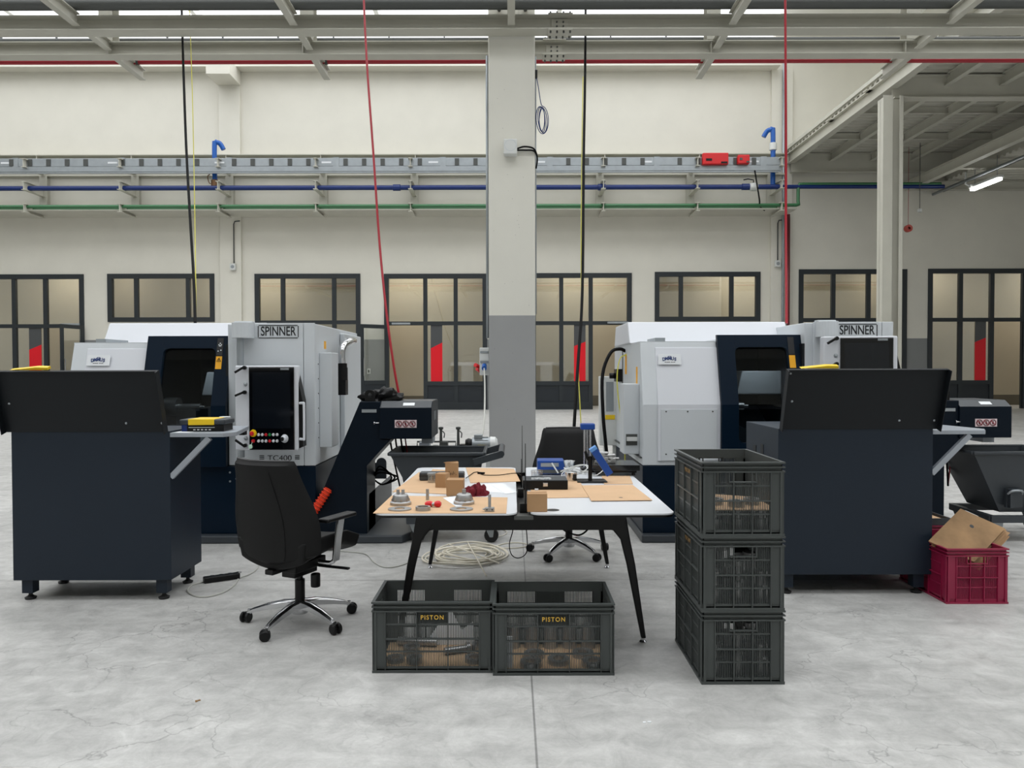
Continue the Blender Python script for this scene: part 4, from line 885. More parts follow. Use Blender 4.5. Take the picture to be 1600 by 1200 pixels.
# transformer cabinet left of the right machine
tx0 = W(937, 640, 8.35)[0]; 
tc_ = wthing('electrical_cabinet', 'white electrical cabinet with yellow sticker at the left side of the right machine', 'cabinet', (tx0+.2, 8.5, 0))
zz0, zz1 = W(950, 696, 8.35)[1], W(950, 588, 8.35)[1]
MB().box(tx0, tx0+.22, 8.35, 8.48, zz0, zz1).build('housing', 'white_plastic', tc_, bev=.008)
MB().box(tx0+.07, tx0+.15, 8.345, 8.35, zz1-.38, zz1-.06).build('data_plate', 'galv', tc_); MB().box(tx0+.06, tx0+.165, 8.345, 8.35, zz1-.47, zz1-.42).build('yellow_sticker', 'yellow', tc_)
b = MB(); b.box(tx0+.05, tx0+.09, 8.38, 8.44, 0, zz0); b.box(tx0+.15, tx0+.19, 8.38, 8.44, 0, zz0); b.build('leg', 'white_plastic', tc_)

# ================================================================ CARTS
def cart(cx, Y0, w, depth, lx, label, foot=.07):
    """cx centre of the body front, Y0 its front plane"""
    c = thing('loading_cart', label, 'cart', (cx, Y0, 0), 0, 'dark loading carts with raised lids')
    h = w/2; zt = 1.105; b = MB(); b.box(-h, h, 0, depth, .135, zt); b.build('body', 'cart', c, bev=.004)
    for x in (-h+.075, h-.075):
        for y in (.06, depth-.06):
            b = MB(); b.box(x-.035, x+.035, y-.035, y+.035, .045, .135); lg = b.build('leg', 'cart', c); MB().lathe([(0, 0), (.032, 0), (.036, .012), (.02, .02), (.012, .028), (.012, .05), (0, .05)], (x, y, 0), 16).build('foot_pad', 'rubber', lg)
    # lid: a shallow tray hinged along the front edge, leaning to the viewer
    a = math.atan2(.12, .40); lw = h+.01; L = .415
    b = MB(); b.box(-lw, lw, 0, .008, 0, L); b.box(-lw, -lw+.006, -.05, 0, 0, L); b.box(lw-.006, lw, -.05, 0, 0, L); b.box(-lw, lw, -.02, 0, L-.006, L)
    ld = b.build('lid', 'cart_lid', c, loc=(lx, -.005, zt-.005), rot=(a, 0, 0), bev=.0015)
    b = MB()
    for x, z in ((-lw+.03, L-.03), (-lw+.06, L-.22), (lw-.26, .06), (lw-.03, .06)): b.lathe([(0, .005), (.006, .003), (.008, 0)], (x, 0, z), 10, (0, -1, 0))
    b.build('rivet', 'galv', ld)
    b = MB(); yx = (-lw+.1) if cx < 0 else (-lw+.1); b.prism([(yx, .012), (yx+.17, .03), (yx+.24, .028), (yx+.24, .012)], 'y', .012, .05); b.v = [(x, y, z+L-.012) for x, y, z in b.v]
    b.build('edge_strip', 'yellow', ld)['label'] = 'yellow strip along the top of the lid'
    # side shelf with a strut
    b = MB(); b.prism([(h, 0), (h+.345, 0), (h+.40, .1), (h+.30, .62), (h, .62)], 'z', zt-.04, zt-.012); sf = b.build('side_shelf', 'alu', c, bev=.003)
    MB().bar((h-.0, .02, zt-.3), (h+.25, .02, zt-.045), .03, .035).build('strut', 'alu', sf)
    MB().box(h+.27, h+.31, .5, .55, zt-.07, zt-.04).build('end_stop', 'black', sf)
    return c
s_ = 4.96
xa, xb_ = F(22, 940)[0], 0
cL = W(19, 800, s_)[0]; cR = W(266.5, 800, s_)[0]
cart((cL+cR)/2, s_, cR-cL, .49, -.02, 'dark blue-grey metal cart with a leaning lid at the far left')
s2_ = 5.06; cL2 = W(1216, 800, s2_)[0]; cR2 = W(1457, 800, s2_)[0]
ct2 = cart((cL2+cR2)/2, s2_, cR2-cL2, .7, .015, 'dark blue-grey metal cart with a leaning lid right of the crate stack')
b = MB(); h2 = (cR2-cL2)/2; b.box(-h2-.003, -h2, .3, .36, .86, .97); b.box(-h2-.003, -h2, .46, .52, .84, .95); b.build('side_slot', 'black', ct2)
# things on the left cart's shelf
zs = 1.105-.012; SHX = cR
def shelf(px, py): return F(px, py, zs)
ex, ey = SHX+.02, s_+.2
cc = thing('instrument_case', 'flat dark grey case with yellow band on top of the black box, left cart shelf', 'case', (SHX+.165, s_+.2, zs+.045), .03)
b = MB(); b.box(-.15, .15, -.1, .1, 0, .035); b.build('shell', 'charcoal', cc, bev=.01); MB().box(-.09, .08, -.104, .104, -.002, .038).build('yellow_band', 'yellow', cc, bev=.004)
bb = thing('tool_box', 'small black box printed with white text under the yellow banded case', 'box', (SHX+.165, s_+.2, zs), .03)
MB().box(-.13, .14, -.09, .09, 0, .043).build('carton', 'black', bb, bev=.003); b = MB()
for k in range(5): b.box(-.06+.025*k, -.045+.025*k, -.0915, -.09, .008, .016)
b.box(-.09, .08, -.0915, -.09, .025, .029); b.build('print', 'paper', bb)
MB().box(-.135, -.10, -.092, .09, .0, .044).build('blue_end', 'blue_pipe', bb)
cp = thing('paper_cup', 'white paper cup standing on the left cart shelf', 'cup', (SHX+.20, s_+.42, zs)); b = MB(); b.lathe([(0, .002), (.026, 0), (.034, .075), (.036, .075), (.038, .079), (.034, .08), (.03, .075), (.024, .006), (0, .006)], n=20); b.build('cup', 'paper', cp)
MB().lathe([(.0, -.001), (.012, 0), (.012, .002)], (.005, -.031, .045), 14, (0, -1, 0)).build('round_print', 'galv', cp)
tag(MB().prism([(SHX+.01, s_+.01), (SHX+.12, s_+.01), (SHX+.12, s_+.08), (SHX+.02, s_+.085)], 'z', zs, zs+.002).build('paper_sheet', 'paper'), 'small sheet of paper on the left cart shelf beside the black box', 'paper')
# ================================================================ CRATES
def crate_mesh(L, Wd, H):
    """slotted stacking crate, origin bottom centre"""
    b = MB(); hl, hw = L/2, Wd/2; t = .004; wl, ww = hl-.012, hw-.012
    b.box(-wl, wl, -ww, ww, .012, .018); b.box(-hl+.002, hl-.002, -hw+.002, hw-.002, 0, .012)
    # rim of two ribs over a solid band
    for z0, z1, o in ((H-.008, H, 0), (H-.028, H-.022, .001), (H-.050, H-.043, .001)):
        for s in (-1, 1):
            b.box(-hl+o, hl-o, s*ww-(.012 if s < 0 else 0), s*ww+(.012 if s > 0 else 0), z0, z1)
            b.box(s*wl-(.012 if s < 0 else 0), s*wl+(.012 if s > 0 else 0), -ww, ww, z0, z1)
    def wall(u, n, half, off):
        """slotted wall: u(x, y, z) maps wall axes to the crate; half = half width, off = its offset"""
        def bx(a0, a1, z0, z1, d0=0.0, d1=t): u(b, a0, a1, z0, z1, off-d1, off+d0)
        bx(-half, half, H-.05, H) if n == 'long' else (bx(-half, -.062, H-.05, H), bx(.062, half, H-.05, H), bx(-.062, .062, H-.042, H))
        bx(-half, half, .012, .03)
        cw = .055
        bx(-half, -half+cw, .03, H-.05, .004); bx(half-cw, half, .03, H-.05, .004)
        bx(-half-.0, -half+.012, .012, H-.05, .010); bx(half-.012, half, .012, H-.05, .010)
        x0, x1 = -half+cw, half-cw
        for z in ((.10, .108), (.165, .171), (.235, .243)): bx(x0, x1, z[0], z[1], .002 if z[0] != .165 else .010)
        nb = 3
        for k in range(nb+1): xx = x0+(x1-x0)*k/nb; bx(xx-.0025, xx+.0025, .012, H-.043, .010)
        m = int((x1-x0)/.0082); hd = n == 'short'
        for k in range(m):
            xx = x0+(x1-x0)*(k+.5)/m
            top = H-.05
            if hd and abs(xx) < .062: top = .258
            if n == 'long' and abs(xx) < .078: bx(xx-.0041, xx+.0041, .245, top); 
            bx(xx-.0018, xx+.0018, .03, top)
        if hd:
            bx(-.066, .066, .254, .260, .009)
            for s in (-1, 1): bx(s*.064-.003, s*.064+.003, .258, H-.045, .006)
    def ux(sg):
        def u(b, a0, a1, z0, z1, d0, d1): b.box(a0, a1, min(sg*d0, sg*d1), max(sg*d0, sg*d1), z0, z1)
        return u
    def uy(sg):
        def u(b, a0, a1, z0, z1, d0, d1): b.box(min(sg*d0, sg*d1), max(sg*d0, sg*d1), a0, a1, z0, z1)
        return u
    for s in (-1, 1): wall(ux(s), 'long', wl, ww); wall(uy(s), 'short', ww, wl)
    return b
CH = .353
cr0 = crate_mesh(.6, .4, CH).build('stacking_crate', 'crate'); cme = cr0.data
def crate(x, y, z, rz, label, group, m_='crate', piston=False, first=[True], name='stacking_crate'):
    root = thing(name, label, 'crate', (x, y, z), rz, group)
    if first[0]: o = cr0; first[0] = False
    else: o = bpy.data.objects.new('body', cme if m_ == 'crate' else red_me); COL.objects.link(o)
    o.name = 'body'; o.parent = root
    if piston: text('stencil_lettering', 'PISTON', .030, 'gold_text', root, (.0, -.1955, .275), sx=.95, ext=.0008, bold=.0004, sp=1.25)
    return root
red_me = cme.copy(); red_me.materials.clear(); red_me.materials.append(M['crate_red'])
yA = F(675, 1052)[1]+.2; xA = (F(582, 1052)[0]+F(771, 1052)[0])/2
yB = F(865, 1056)[1]+.2; xB = (F(771, 1056)[0]+F(957, 1056)[0])/2+.004
crate(xA-.003, yA, 0, 0, 'left of the two grey crates marked PISTON on the floor in front of the table', 'floor crates', piston=True)
crate(xB, yB, 0, 0, 'right of the two grey crates marked PISTON on the floor in front of the table', 'floor crates', piston=True)
yS_ = F(1160, 1070)[1]+.3; xS_ = (F(1100, 1070)[0]+F(1223, 1070)[0])/2
for k, lab in enumerate(('bottom grey crate of the stack of three right of the table', 'middle grey crate of the stack of three right of the table', 'open top grey crate of the stack of three right of the table')):
    c = crate(xS_-.002*k, yS_, k*CH, PI/2, lab, 'stack of three grey crates')
    if k: text('stencil_lettering', 'PISTON', .030, 'faded_text', c, (0, .1955, .275), rot=(PI/2, 0, PI), sx=.95, ext=.0008, bold=.0004, sp=1.25)
yR = F(1520, 944)[1]+.3; xR = (F(1474, 944)[0]+F(1571, 944)[0])/2+.02
crate(xR, yR, 0, PI/2, 'front maroon crate filled with upright cardboard sheets at the right', 'maroon crates', 'red')
yR2 = yR+.72; crate(xR+.08, yR2, 0, PI/2, 'rear maroon crate mostly hidden behind the front one', 'maroon crates', 'red')

def sheet(poly, z, t, m_, name, label, cat, group=None):
    return tag(MB().prism(poly, 'z', z, z+t).build(name, m_), label, cat, group)
def disc(x, y, z, R, r, h, label, group, m_='steel', name='steel_ring'):
    return tag(MB().lathe([(r, 0), (R, 0), (R, h), (r, h), (r, 0)], (x, y, z), 28).build(name, m_), label, 'ring', group)
# contents: left floor crate
z0 = .0185
sheet([(xA-.27, yA-.17), (xA+.27, yA-.17), (xA+.27, yA+.17), (xA-.27, yA+.17)], z0, .004, 'card', 'cardboard_sheet', 'cardboard sheet lining the bottom of the left floor crate', 'cardboard')
for k, (dx, dy, R, lab) in enumerate(((-.20, -.1, .045, 'leftmost steel ring in the left floor crate'), (-.1, -.12, .04, 'small steel ring near the front of the left floor crate'), (-.13, .0, .045, 'steel ring behind the small one in the left floor crate'), (.2, -.1, .05, 'front right steel ring in the left floor crate'), (.22, .06, .045, 'rear right steel ring in the left floor crate'))):
    disc(xA+dx, yA+dy, z0+.0045, R, R*.55, .022+.01*(k % 3), lab, 'rings in the left floor crate')
b = MB(); b.cyl((xA-.22, yA+.12, z0+.03), (xA-.01, yA+.1, z0+.03), .022, 14); tag(b.build('steel_shaft', 'steel'), 'long steel shaft lying in the left floor crate', 'shaft')
b = MB(); b.cyl((xA+.04, yA-.02, z0+.025), (xA+.15, yA+.02, z0+.025), .018, 14); b.cyl((xA+.15, yA+.02, z0+.025), (xA+.17, yA+.027, z0+.025), .03, 14); tag(b.build('steel_shaft', 'steel'), 'short flanged steel shaft in the left floor crate', 'shaft')
tg = thing('paper_wedge', 'folded white paper standing in the left floor crate', 'paper', (xA+.04, yA+.13, z0+.005)); MB().prism([(-.12, 0), (.12, 0), (.02, .2)], 'y', -.002, .002).build('leaf', 'paper', tg); MB().prism([(-.02, 0), (.15, 0), (.14, .12)], 'y', .01, .013).build('leaf', 'paper', tg)
# right floor crate
sheet([(xB-.27, yB-.17), (xB+.27, yB-.17), (xB+.27, yB+.17), (xB-.27, yB+.17)], z0, .004, 'card', 'cardboard_sheet', 'cardboard sheet lining the bottom of the right floor crate', 'cardboard')
for (dx, dy, R), lab in zip(((-.09, -.01, .052), (-.11, -.125, .055), (.03, -.09, .055), (.16, .0, .055), (.2, -.12, .055)), ('rear left steel ring in the right floor crate', 'front left steel ring in the right floor crate', 'middle steel ring in the right floor crate', 'rear right steel ring in the right floor crate', 'front right steel ring in the right floor crate')):
    disc(xB+dx, yB+dy, z0+.0045, R, R*.5, .024, lab, 'rings in the right floor crate')
tag(MB().box(xB-.265, xB-.2, yB-.16, yB-.15, z0+.0045, z0+.16).build('paper_strip', 'paper'), 'upright white paper strip at the left end of the right floor crate', 'paper')
for k in range(5):
    tag(MB().lathe([(0, 0), (.038, 0), (.038, .12), (.02, .125), (0, .125)], (xB-.2+.1*k, yB+.13, z0+.0045), 20).build('piston', 'steel'), '%s steel piston of the row at the back of the right floor crate' % ('leftmost', 'second', 'middle', 'fourth', 'rightmost')[k], 'piston', 'pistons in the right floor crate')
# stack contents
zt = 2*CH+z0
sheet([(xS_-.17, yS_-.27), (xS_+.17, yS_-.27), (xS_+.17, yS_+.1), (xS_-.17, yS_+.27)], zt+.10, .004, 'card', 'cardboard_sheet', 'cardboard sheet over the parts in the top crate of the stack', 'cardboard')
for zc_, ns, lab in ((0, 'bottom', 'bottom'), (CH, 'middle', 'middle'), (2*CH, 'top', 'top')):
    for i in range(3):
        for j in range(3):
            x, y = xS_-.11+.11*i, yS_-.2+.16*j; h = .1 if zc_ > .5 else .15+.05*((i+j) % 2)
            tag(MB().lathe([(0, 0), (.036, 0), (.036, h*.5), (.024, h*.55), (.024, h*.85), (.036, h*.88), (.036, h), (0, h)], (x, y, zc_+z0), 16).build('piston', 'steel'), 'steel piston inside the %s crate of the stack' % lab, 'piston', 'pistons in the %s crate' % ns)
for i in range(3): disc(xS_-.09+.09*i, yS_-.12-.06*(i % 2), zt+.1045, .04, .02, .03, 'steel ring on the cardboard in the top crate of the stack', 'rings in the top crate')
# cardboard standing in the maroon crate
A_, B_, C_ = Vector((2.715, 4.99, .375)), Vector((3.045, 5.2, .548)), Vector((3.225, 5.13, .462)); E1, E2 = B_-A_, (C_-B_)*1.35; Nn = E1.cross(E2).normalized(); Nn = Nn if Nn.y > 0 else -Nn
for k in range(5):
    lab = 'stained brown cardboard sheet with a punched hole, foremost in the front maroon crate' if k == 0 else 'brown cardboard sheet behind the foremost one in the front maroon crate'
    o = A_+Nn*(.017*k)+E1.normalized()*(.012*k*(1 if k % 2 else .4))+E2.normalized()*(.014*k)
    r = thing('cardboard_sheet', lab, 'cardboard', o)
    if k: r['group'] = 'cardboard sheets in the front maroon crate'
    q = [Vector((0, 0, 0)), E1, E1+E2, E2]; t = Nn*.005
    sb_ = MB().add([p for p in q]+[p+t for p in q], [(0, 1, 2, 3), (7, 6, 5, 4), (0, 4, 5, 1), (1, 5, 6, 2), (2, 6, 7, 3), (3, 7, 4, 0)]).build('board', 'card_old' if k < 2 else 'card_box', r)
    if k == 0: MB().lathe([(0, .001), (.014, .0005), (.014, 0)], E1*.72+E2*.45, 12, -Nn).build('hole_mark', 'ink', sb_)
    if k == 1: MB().add([E1*.9+E2*.05-Nn*.001+E1*.12, E1*1.02+E2*.35-Nn*.001, E1*.86+E2*.35-Nn*.001, E1*.86+E2*.05-Nn*.001], [(0, 1, 2, 3)]).build('label', 'paper', sb_, solid=.001)
# crate on top of the rear maroon crate
tz = .353; tr = thing('tray', 'shallow dark grey tray with cardboard on the rear maroon crate', 'tray', (xR+.05, yR2, tz))
b = MB(); b.box(-.2, .2, -.28, .28, 0, .006)
for s in (-1, 1): b.box(s*.2-.006, s*.2+.006, -.28, .28, 0, .05); b.box(-.2, .2, s*.28-.006, s*.28+.006, 0, .05)
b.build('body', 'charcoal', tr); 
sheet([(xR-.13, yR2-.26), (xR+.22, yR2-.26), (xR+.22, yR2+.26), (xR-.13, yR2+.26)], tz+.0065, .03, 'card', 'cardboard_sheet', 'clean cardboard lying in the dark tray at the right', 'cardboard')

# ================================================================ OFFICE CHAIRS
def make_chair(label, loc, rz):
    c = thing('office_chair', label, 'chair', loc, rz, 'office chairs')
    # backrest: one upholstered shell, wide at the hips, narrower at the top
    def hw(v): return .262+.018*math.sin(min(1.0, v/.35)*PI/2) if v < .35 else .200+.080*(.5+.5*math.cos((v-.35)/.65*PI))
    def shell(side):
        def fn(u, v):
            s = u*2-1; w = hw(v)*1.10; ed = 1-abs(s)**6*.5
            x = w*s; y = -.24-.10*v+.07*s*s+(.02*math.sin(v*PI*1.2))
            z = .40+.60*v
            if v < .12: z += (.12-v)*.5*(s*s) ; x *= (.85+.15*math.sqrt(max(0, v/.12)))
            if v > .93: x *= 1-.06*((v-.93)/.07)**2; 
            th = .035*min(1, math.sqrt(max(0, 1-abs(s)**5)))*min(1, math.sqrt(max(0.0, math.sin(min(max(v, .0), 1)*PI)*6)))
            return (x, y+side*th, z)
        return fn
    b = MB(); nu, nv = 22, 26; f1, f2 = shell(1), shell(-1)
    b.grid(f1, nu, nv); n1 = (nu+1)*(nv+1); b.grid(f2, nu, nv)
    ring = [i for i in range(nu+1)]+[(j+1)*(nu+1)+nu for j in range(nv)]+[nv*(nu+1)+nu-1-i for i in range(nu)]+[(nv-1-j)*(nu+1) for j in range(nv-1)]
    m = len(ring); b.f += [(ring[i], ring[(i+1) % m], n1+ring[(i+1) % m], n1+ring[i]) for i in range(m)]; b.smooth += [True]*m
    bk = b.build('backrest', 'black_fabric', c)
    b = MB()
    for s in (.42,):
        pts = [Vector(shell(-1)((s+1)/2, v/20))+Vector((0, -.0015, 0)) for v in range(1, 19)]; b.tube(pts, .002, 5)
    b.build('seam', 'black', bk)
    pts = [Vector(shell(0)(u/20, .995))+Vector((0, 0, .004)) for u in range(1, 20)]
    MB().tube(pts, .007, 6).build('top_piping', mat('grey_piping', (60, 60, 62), .5), bk)
    # seat
    def seat(u, v):
        s = u*2-1; r = v
        w = .26*(1-.06*(1-r)); y = -.25+.50*r; x = w*s
        z = .515+.012*math.sin(r*PI)-.04*max(0, r-.75)/.25+.03*abs(s)**3
        return (x, y, z)
    b = MB(); nu, nv = 16, 16; b.grid(seat, nu, nv); n1 = (nu+1)*(nv+1)
    def under(u, v):
        x, y, z = seat(u, v); s = u*2-1; return (x*.93, y*.95, z-.15+.03*abs(s)+.05*v)
    b.grid(under, nu, nv); ring = [i for i in range(nu+1)]+[(j+1)*(nu+1)+nu for j in range(nv)]+[nv*(nu+1)+nu-1-i for i in range(nu)]+[(nv-1-j)*(nu+1) for j in range(nv-1)]
    m = len(ring); b.f += [(ring[i], ring[(i+1) % m], n1+ring[(i+1) % m], n1+ring[i]) for i in range(m)]; b.smooth += [True]*m
    b.build('seat', 'black_fabric', c, bev=.015, seg=3)
    b = MB(); b.box(-.09, .09, -.14, .13, .33, .385); b.box(-.05, .05, -.1, .1, .29, .33); b.cyl((.1, .02, .3), (.1, .02, .22), .028, 12); b.bar((.1, .05, .34), (.3, .08, .335), .03, .012); b.box(-.03, .03, -.26, -.13, .345, .375); b.build('mechanism', 'black', c, bev=.008)
    b = MB(); b.cyl((0, 0, .33), (0, 0, .22), .018, 14); b.cyl((0, 0, .26), (0, 0, .115), .029, 16); b.build('gas_lift', 'black', c)
    b = MB(); b.lathe([(0, .06), (.045, .06), (.05, .075), (.045, .12), (.03, .13), (0, .13)], n=20); hub = b.build('base_hub', 'chrome', c)
    for k in range(5):
        a = math.radians(90+72*k+CH_ROT); d = Vector((math.cos(a), math.sin(a), 0)); p = Vector((-d.y, d.x, 0))
        b = MB(); prof = [(0.02, .125, .030, .05), (.10, .125, .026, .045), (.20, .107, .022, .036), (.28, .085, .017, .026), (.315, .072, .013, .018)]
        v = []
        for r, z, w, h in prof:
            for sw, sz in ((-1, -.4), (-1, .3), (-.5, .5), (.5, .5), (1, .3), (1, -.4), (.3, -.5), (-.3, -.5)): v.append(d*r+p*(w*sw)+Vector((0, 0, z-.012+h*sz)))
        f = [(i*8+j, i*8+(j+1) % 8, (i+1)*8+(j+1) % 8, (i+1)*8+j) for i in range(len(prof)-1) for j in range(8)]+[tuple(range(8))[::-1], tuple(range(len(v)-8, len(v)))]
        b.add(v, f, True); b.cyl(d*.305+Vector((0, 0, .078)), d*.305+Vector((0, 0, .05)), .011, 10); b.build('base_arm', 'chrome', c)
        q = d*.325; ca = a+1.1+k*.9; cd = Vector((math.cos(ca), math.sin(ca), 0)); b = MB()
        for s in (-1, 1):
            o = q+cd*(s*.018)+Vector((0, 0, .0305)); b.lathe([(0, -.011), (.024, -.011), (.0305, -.006), (.0305, .006), (.024, .011), (0, .011)], o, 18, cd)
        b.box(q.x-.012, q.x+.012, q.y-.012, q.y+.012, .03, .06); b.build('castor', 'black', c)
    for s in (-1, 1):
        b = MB(); b.prism([(-.045, .40), (.01, .40), (.03, .52), (.06, .64), (.0, .64), (-.03, .52)], 'x', s*.278-.008, s*.278+.008); b.tube([(s*.15, -.01, .385), (s*.24, -.015, .385), (s*.278, -.017, .42)], .014, 8, 3); 
        b2 = MB()
        for x, y, z in [b.v[i] for i in range(len(b.v))]: pass
        b.build('armrest_post', 'chrome', c, bev=.004)
        b = MB(); b.box(s*.285-.038, s*.285+.038, -.14, .13, .64, .665); b.build('armrest', 'black', c, bev=.012, seg=3)
    return c
CH_ROT = -31
ch = make_chair('black office chair seen from behind, left of the table', (-1.26, 4.53, 0), math.radians(-25))
ch2 = dup(ch, (.46, 6.22, 0), math.radians(177), 'black office chair facing the viewer behind the table')
tag(MB().box(-.02, .02, -.001, .001, 0, .03).build('red_tag', 'red_box', loc=(-1.055, 4.44, .47), rot=(0, .5, .6)), 'small red tag hanging at the seat side of the front office chair', 'tag')

# ================================================================ TABLE
TY0, TY1 = F(800, 803, .75)[1], 5.86; TZ = .75
tx0 = W(584, 803, TY0)[0]; tx1 = W(1056, 803, TY0)[0]
tm0, tm1 = W(808, 803, TY0)[0], W(829, 803, TY0)[0]
tb = wthing('workbench_table', 'double white-topped table with black splayed legs in the middle', 'table', ((tx0+tx1)/2, (TY0+TY1)/2, 0))
def rpoly(x0, x1, y0, y1, r):
    P = []
    for cx_, cy_, a0 in ((x1-r, y1-r, 0), (x0+r, y1-r, 90), (x0+r, y0+r, 180), (x1-r, y0+r, 270)):
        P += [(cx_+r*math.cos(math.radians(a0+i*15)), cy_+r*math.sin(math.radians(a0+i*15))) for i in range(7)]
    return P
for a, c in ((tx0, tm0), (tm1, tx1)):
    tp = MB().prism(rpoly(a, c, TY0, TY1, .06), 'z', TZ-.008, TZ).build('table_top', 'white', tb)
    MB().prism(rpoly(a+.002, c-.002, TY0+.002, TY1-.002, .06), 'z', TZ-.02, TZ-.0081).build('edge_band', 'black', tp)
gx = W(864, 797, TY0+.07)[0]; 
MB().lathe([(0, 0), (.034, 0), (.036, -.002)], (F(864, 797, TZ)[0], F(864, 797, TZ)[1], TZ+.001), 24).build('grommet', 'black', tb)
b = MB()
for yy in (TY0+.14, TY1-.14): b.box(tx0+.3, tx1-.3, yy-.02, yy+.02, TZ-.11, TZ-.02)
for xx in (tx0+.32, tx1-.32): b.box(xx-.02, xx+.02, TY0+.14, TY1-.14, TZ-.08, TZ-.02)
b.build('frame_rail', 'black', tb)
b = MB(); b.box(tm0-.03, tm1+.03, TY0+.2, TY1-.05, TZ-.11, TZ-.1); b.box(tm0-.03, tm0-.02, TY0+.2, TY1-.05, TZ-.1, TZ-.03); b.box(tm1+.02, tm1+.03, TY0+.2, TY1-.05, TZ-.1, TZ-.03); b.build('cable_channel', 'black', tb)
b = MB(); b.box((tm0+tm1)/2-.05, (tm0+tm1)/2+.05, TY0+.02, TY0+.1, TZ-.035, TZ-.015); b.build('channel_cap', 'galv_dark', tb)
for sx_, xt, xf in ((-1, tx0+.33, -.62), (1, tx1-.33, .715)):
    for y, yf in ((TY0+.14, 4.19), (TY1-.14, 5.78)):
        b = MB(); P = []; s = sx_
        P = [(xf+s*d_, z_) for d_, z_ in ((-.24, .73), (-.108, .73), (-.082, .584), (-.052, .445), (.014, .03), (-.012, .03), (-.098, .445), (-.134, .584), (-.175, .635), (-.24, .65))]
        b.prism(P, 'y', y-.016, y+.016); b.v = [(px_, py_+(yf-y)*max(0, (TZ-.1-pz_)/TZ), pz_) for px_, py_, pz_ in b.v]
        lg = b.build('leg', 'black', tb, bev=.006); MB().lathe([(0, 0), (.016, 0), (.02, .006), (.011, .014), (.011, .035)], (xf, yf, 0), 14).build('foot', 'chrome', lg)
# slim black posts of the cable gap
for px, py0, py1, lab in ((821, 693, 801, 'tall thin black rod at the front of the table gap'), (814.5, 717, 757, 'short thin black rod in the table gap'), (816, 665, 735, 'thin black rod at the rear of the table gap')):
    x, y = F(px, py1, TZ-.02); z1 = W(px, py0, y)[1]; c = wthing('antenna_rod', lab, 'rod', (x, y, TZ-.1))
    b = MB(); b.cyl((x, y, TZ-.1), (x, y, z1), .005 if py0 == 693 else .0035, 6, r2=.002); b.build('rod', 'black', c); b = MB(); b.box(x-.03, x+.012, y-.01, y+.02, TZ-.02, TZ+.03) if py0 == 693 else b.box(x-.01, x+.01, y-.01, y+.01, TZ-.1, TZ-.06); b.build('clamp', 'black', c)
x, y = F(815, 772, TZ); tag(MB().box(x-.025, x+.012, y-.02, y+.02, TZ-.02, TZ+.035).build('edge_clamp', 'black', bev=.004), 'small black clamp block in the table gap beside the white papers', 'clamp')

TT = TZ+.0005
def tp(px, py, z=TT): return F(px, py, z)
def qsheet(pts, m_, label, z=TT, t=.003, name='cardboard_sheet', cat='cardboard'):
    return sheet([tp(*p, z) for p in pts], z, t, m_, name, label, cat)
qsheet([(583, 802.5), (791, 802.5), (793, 778), (612, 775)], 'card', 'tan cardboard sheet under the turned parts at the left front of the table')
qsheet([(613, 769), (712, 773), (723, 744), (655, 738)], 'card', 'tan cardboard sheet under the two cardboard boxes')
qsheet([(735, 755), (813, 752.5), (803, 733), (728, 731)], 'card', 'tan cardboard sheet at the back of the left table half')
qsheet([(672, 740), (700, 741), (699, 735), (676, 733.5)], 'card', 'small piece of cardboard behind the dark grey case')
qsheet([(830, 779), (922, 777.5), (905, 752), (828, 752)], 'card', 'cardboard sheet under the black case on the right table half')
qsheet([(924, 783), (1019, 782), (988, 758), (909, 759)], 'card', 'cardboard sheet with a small hole at the right of the table', z=TT+.0032)
qsheet([(944, 757), (989, 756.5), (984, 744), (940, 744)], 'card', 'cardboard sheet partly under the black stone plate')
x, y = tp(970, 779); tag(MB().lathe([(0, .0004), (.012, .0003), (.012, 0)], (x, y, TT+.0063), 14).build('punched_hole', 'ink'), 'small dark punched hole in the right cardboard sheet', 'hole')
qsheet([(692, 778), (713, 792), (712, 795), (722, 791), (712, 775)], 'paper', 'white paper lying beside the red handled tool', z=TT+.0035, t=.0008, name='paper_sheet', cat='paper')
for i, pts in enumerate(([(752, 768), (798, 771), (790, 757), (757, 756)], [(765, 756), (785, 755), (808, 769), (790, 772)])): qsheet(pts, 'paper', ('white paper sheet behind the maroon cloth' if i == 0 else 'white paper sheet nearest the table gap'), z=TT+.001*i, t=.0008, name='paper_sheet', cat='paper')
# turned parts
S1 = TT+.0032
def hub(px, py, label, two=True):
    x, y = tp(px, py, S1); c = thing('machined_hub', label, 'machine part', (x, y, S1), 0, 'machined hubs on the table')
    b = MB(); b.lathe([(.0, 0), (.056, 0), (.058, .004), (.058, .014), (.053, .018), (.047, .02), (.045, .04), (.040, .052), (.03, .058), (.0, .058)], n=32); b.build('body', 'steel', c)
    b = MB()
    for k in range(8): a = k*PI/4+.2; b.cyl((.047*math.cos(a), .047*math.sin(a), .022), (.03*math.cos(a), .03*math.sin(a), .056), .006, 8)
    b.build('rib', 'steel', c)
    b = MB(); 
    for dx in ((-.014, .014) if two else (0,)): b.cyl((dx, 0, .058), (dx, 0, .082), .011 if not two else .009, 14)
    b.build('stud', 'steel', c); return c
hub(626, 788, 'left machined steel hub with two studs on the front cardboard'); hub(725, 787, 'right machined steel hub with a single stud beside the maroon cloth', False)
x, y = tp(624.5, 796, S1); disc(x, y, S1, .062, .028, .006, 'flat steel ring in front of the left machined hub', 'flat steel rings on the table')
x, y = tp(721, 796, S1); disc(x, y, S1, .062, .028, .006, 'flat steel ring in front of the right machined hub', 'flat steel rings on the table')
x, y = tp(661, 797, S1); disc(x, y, S1, .040, .029, .02, 'thick steel collar on the front cardboard beside the red handled tool', 'steel collar')
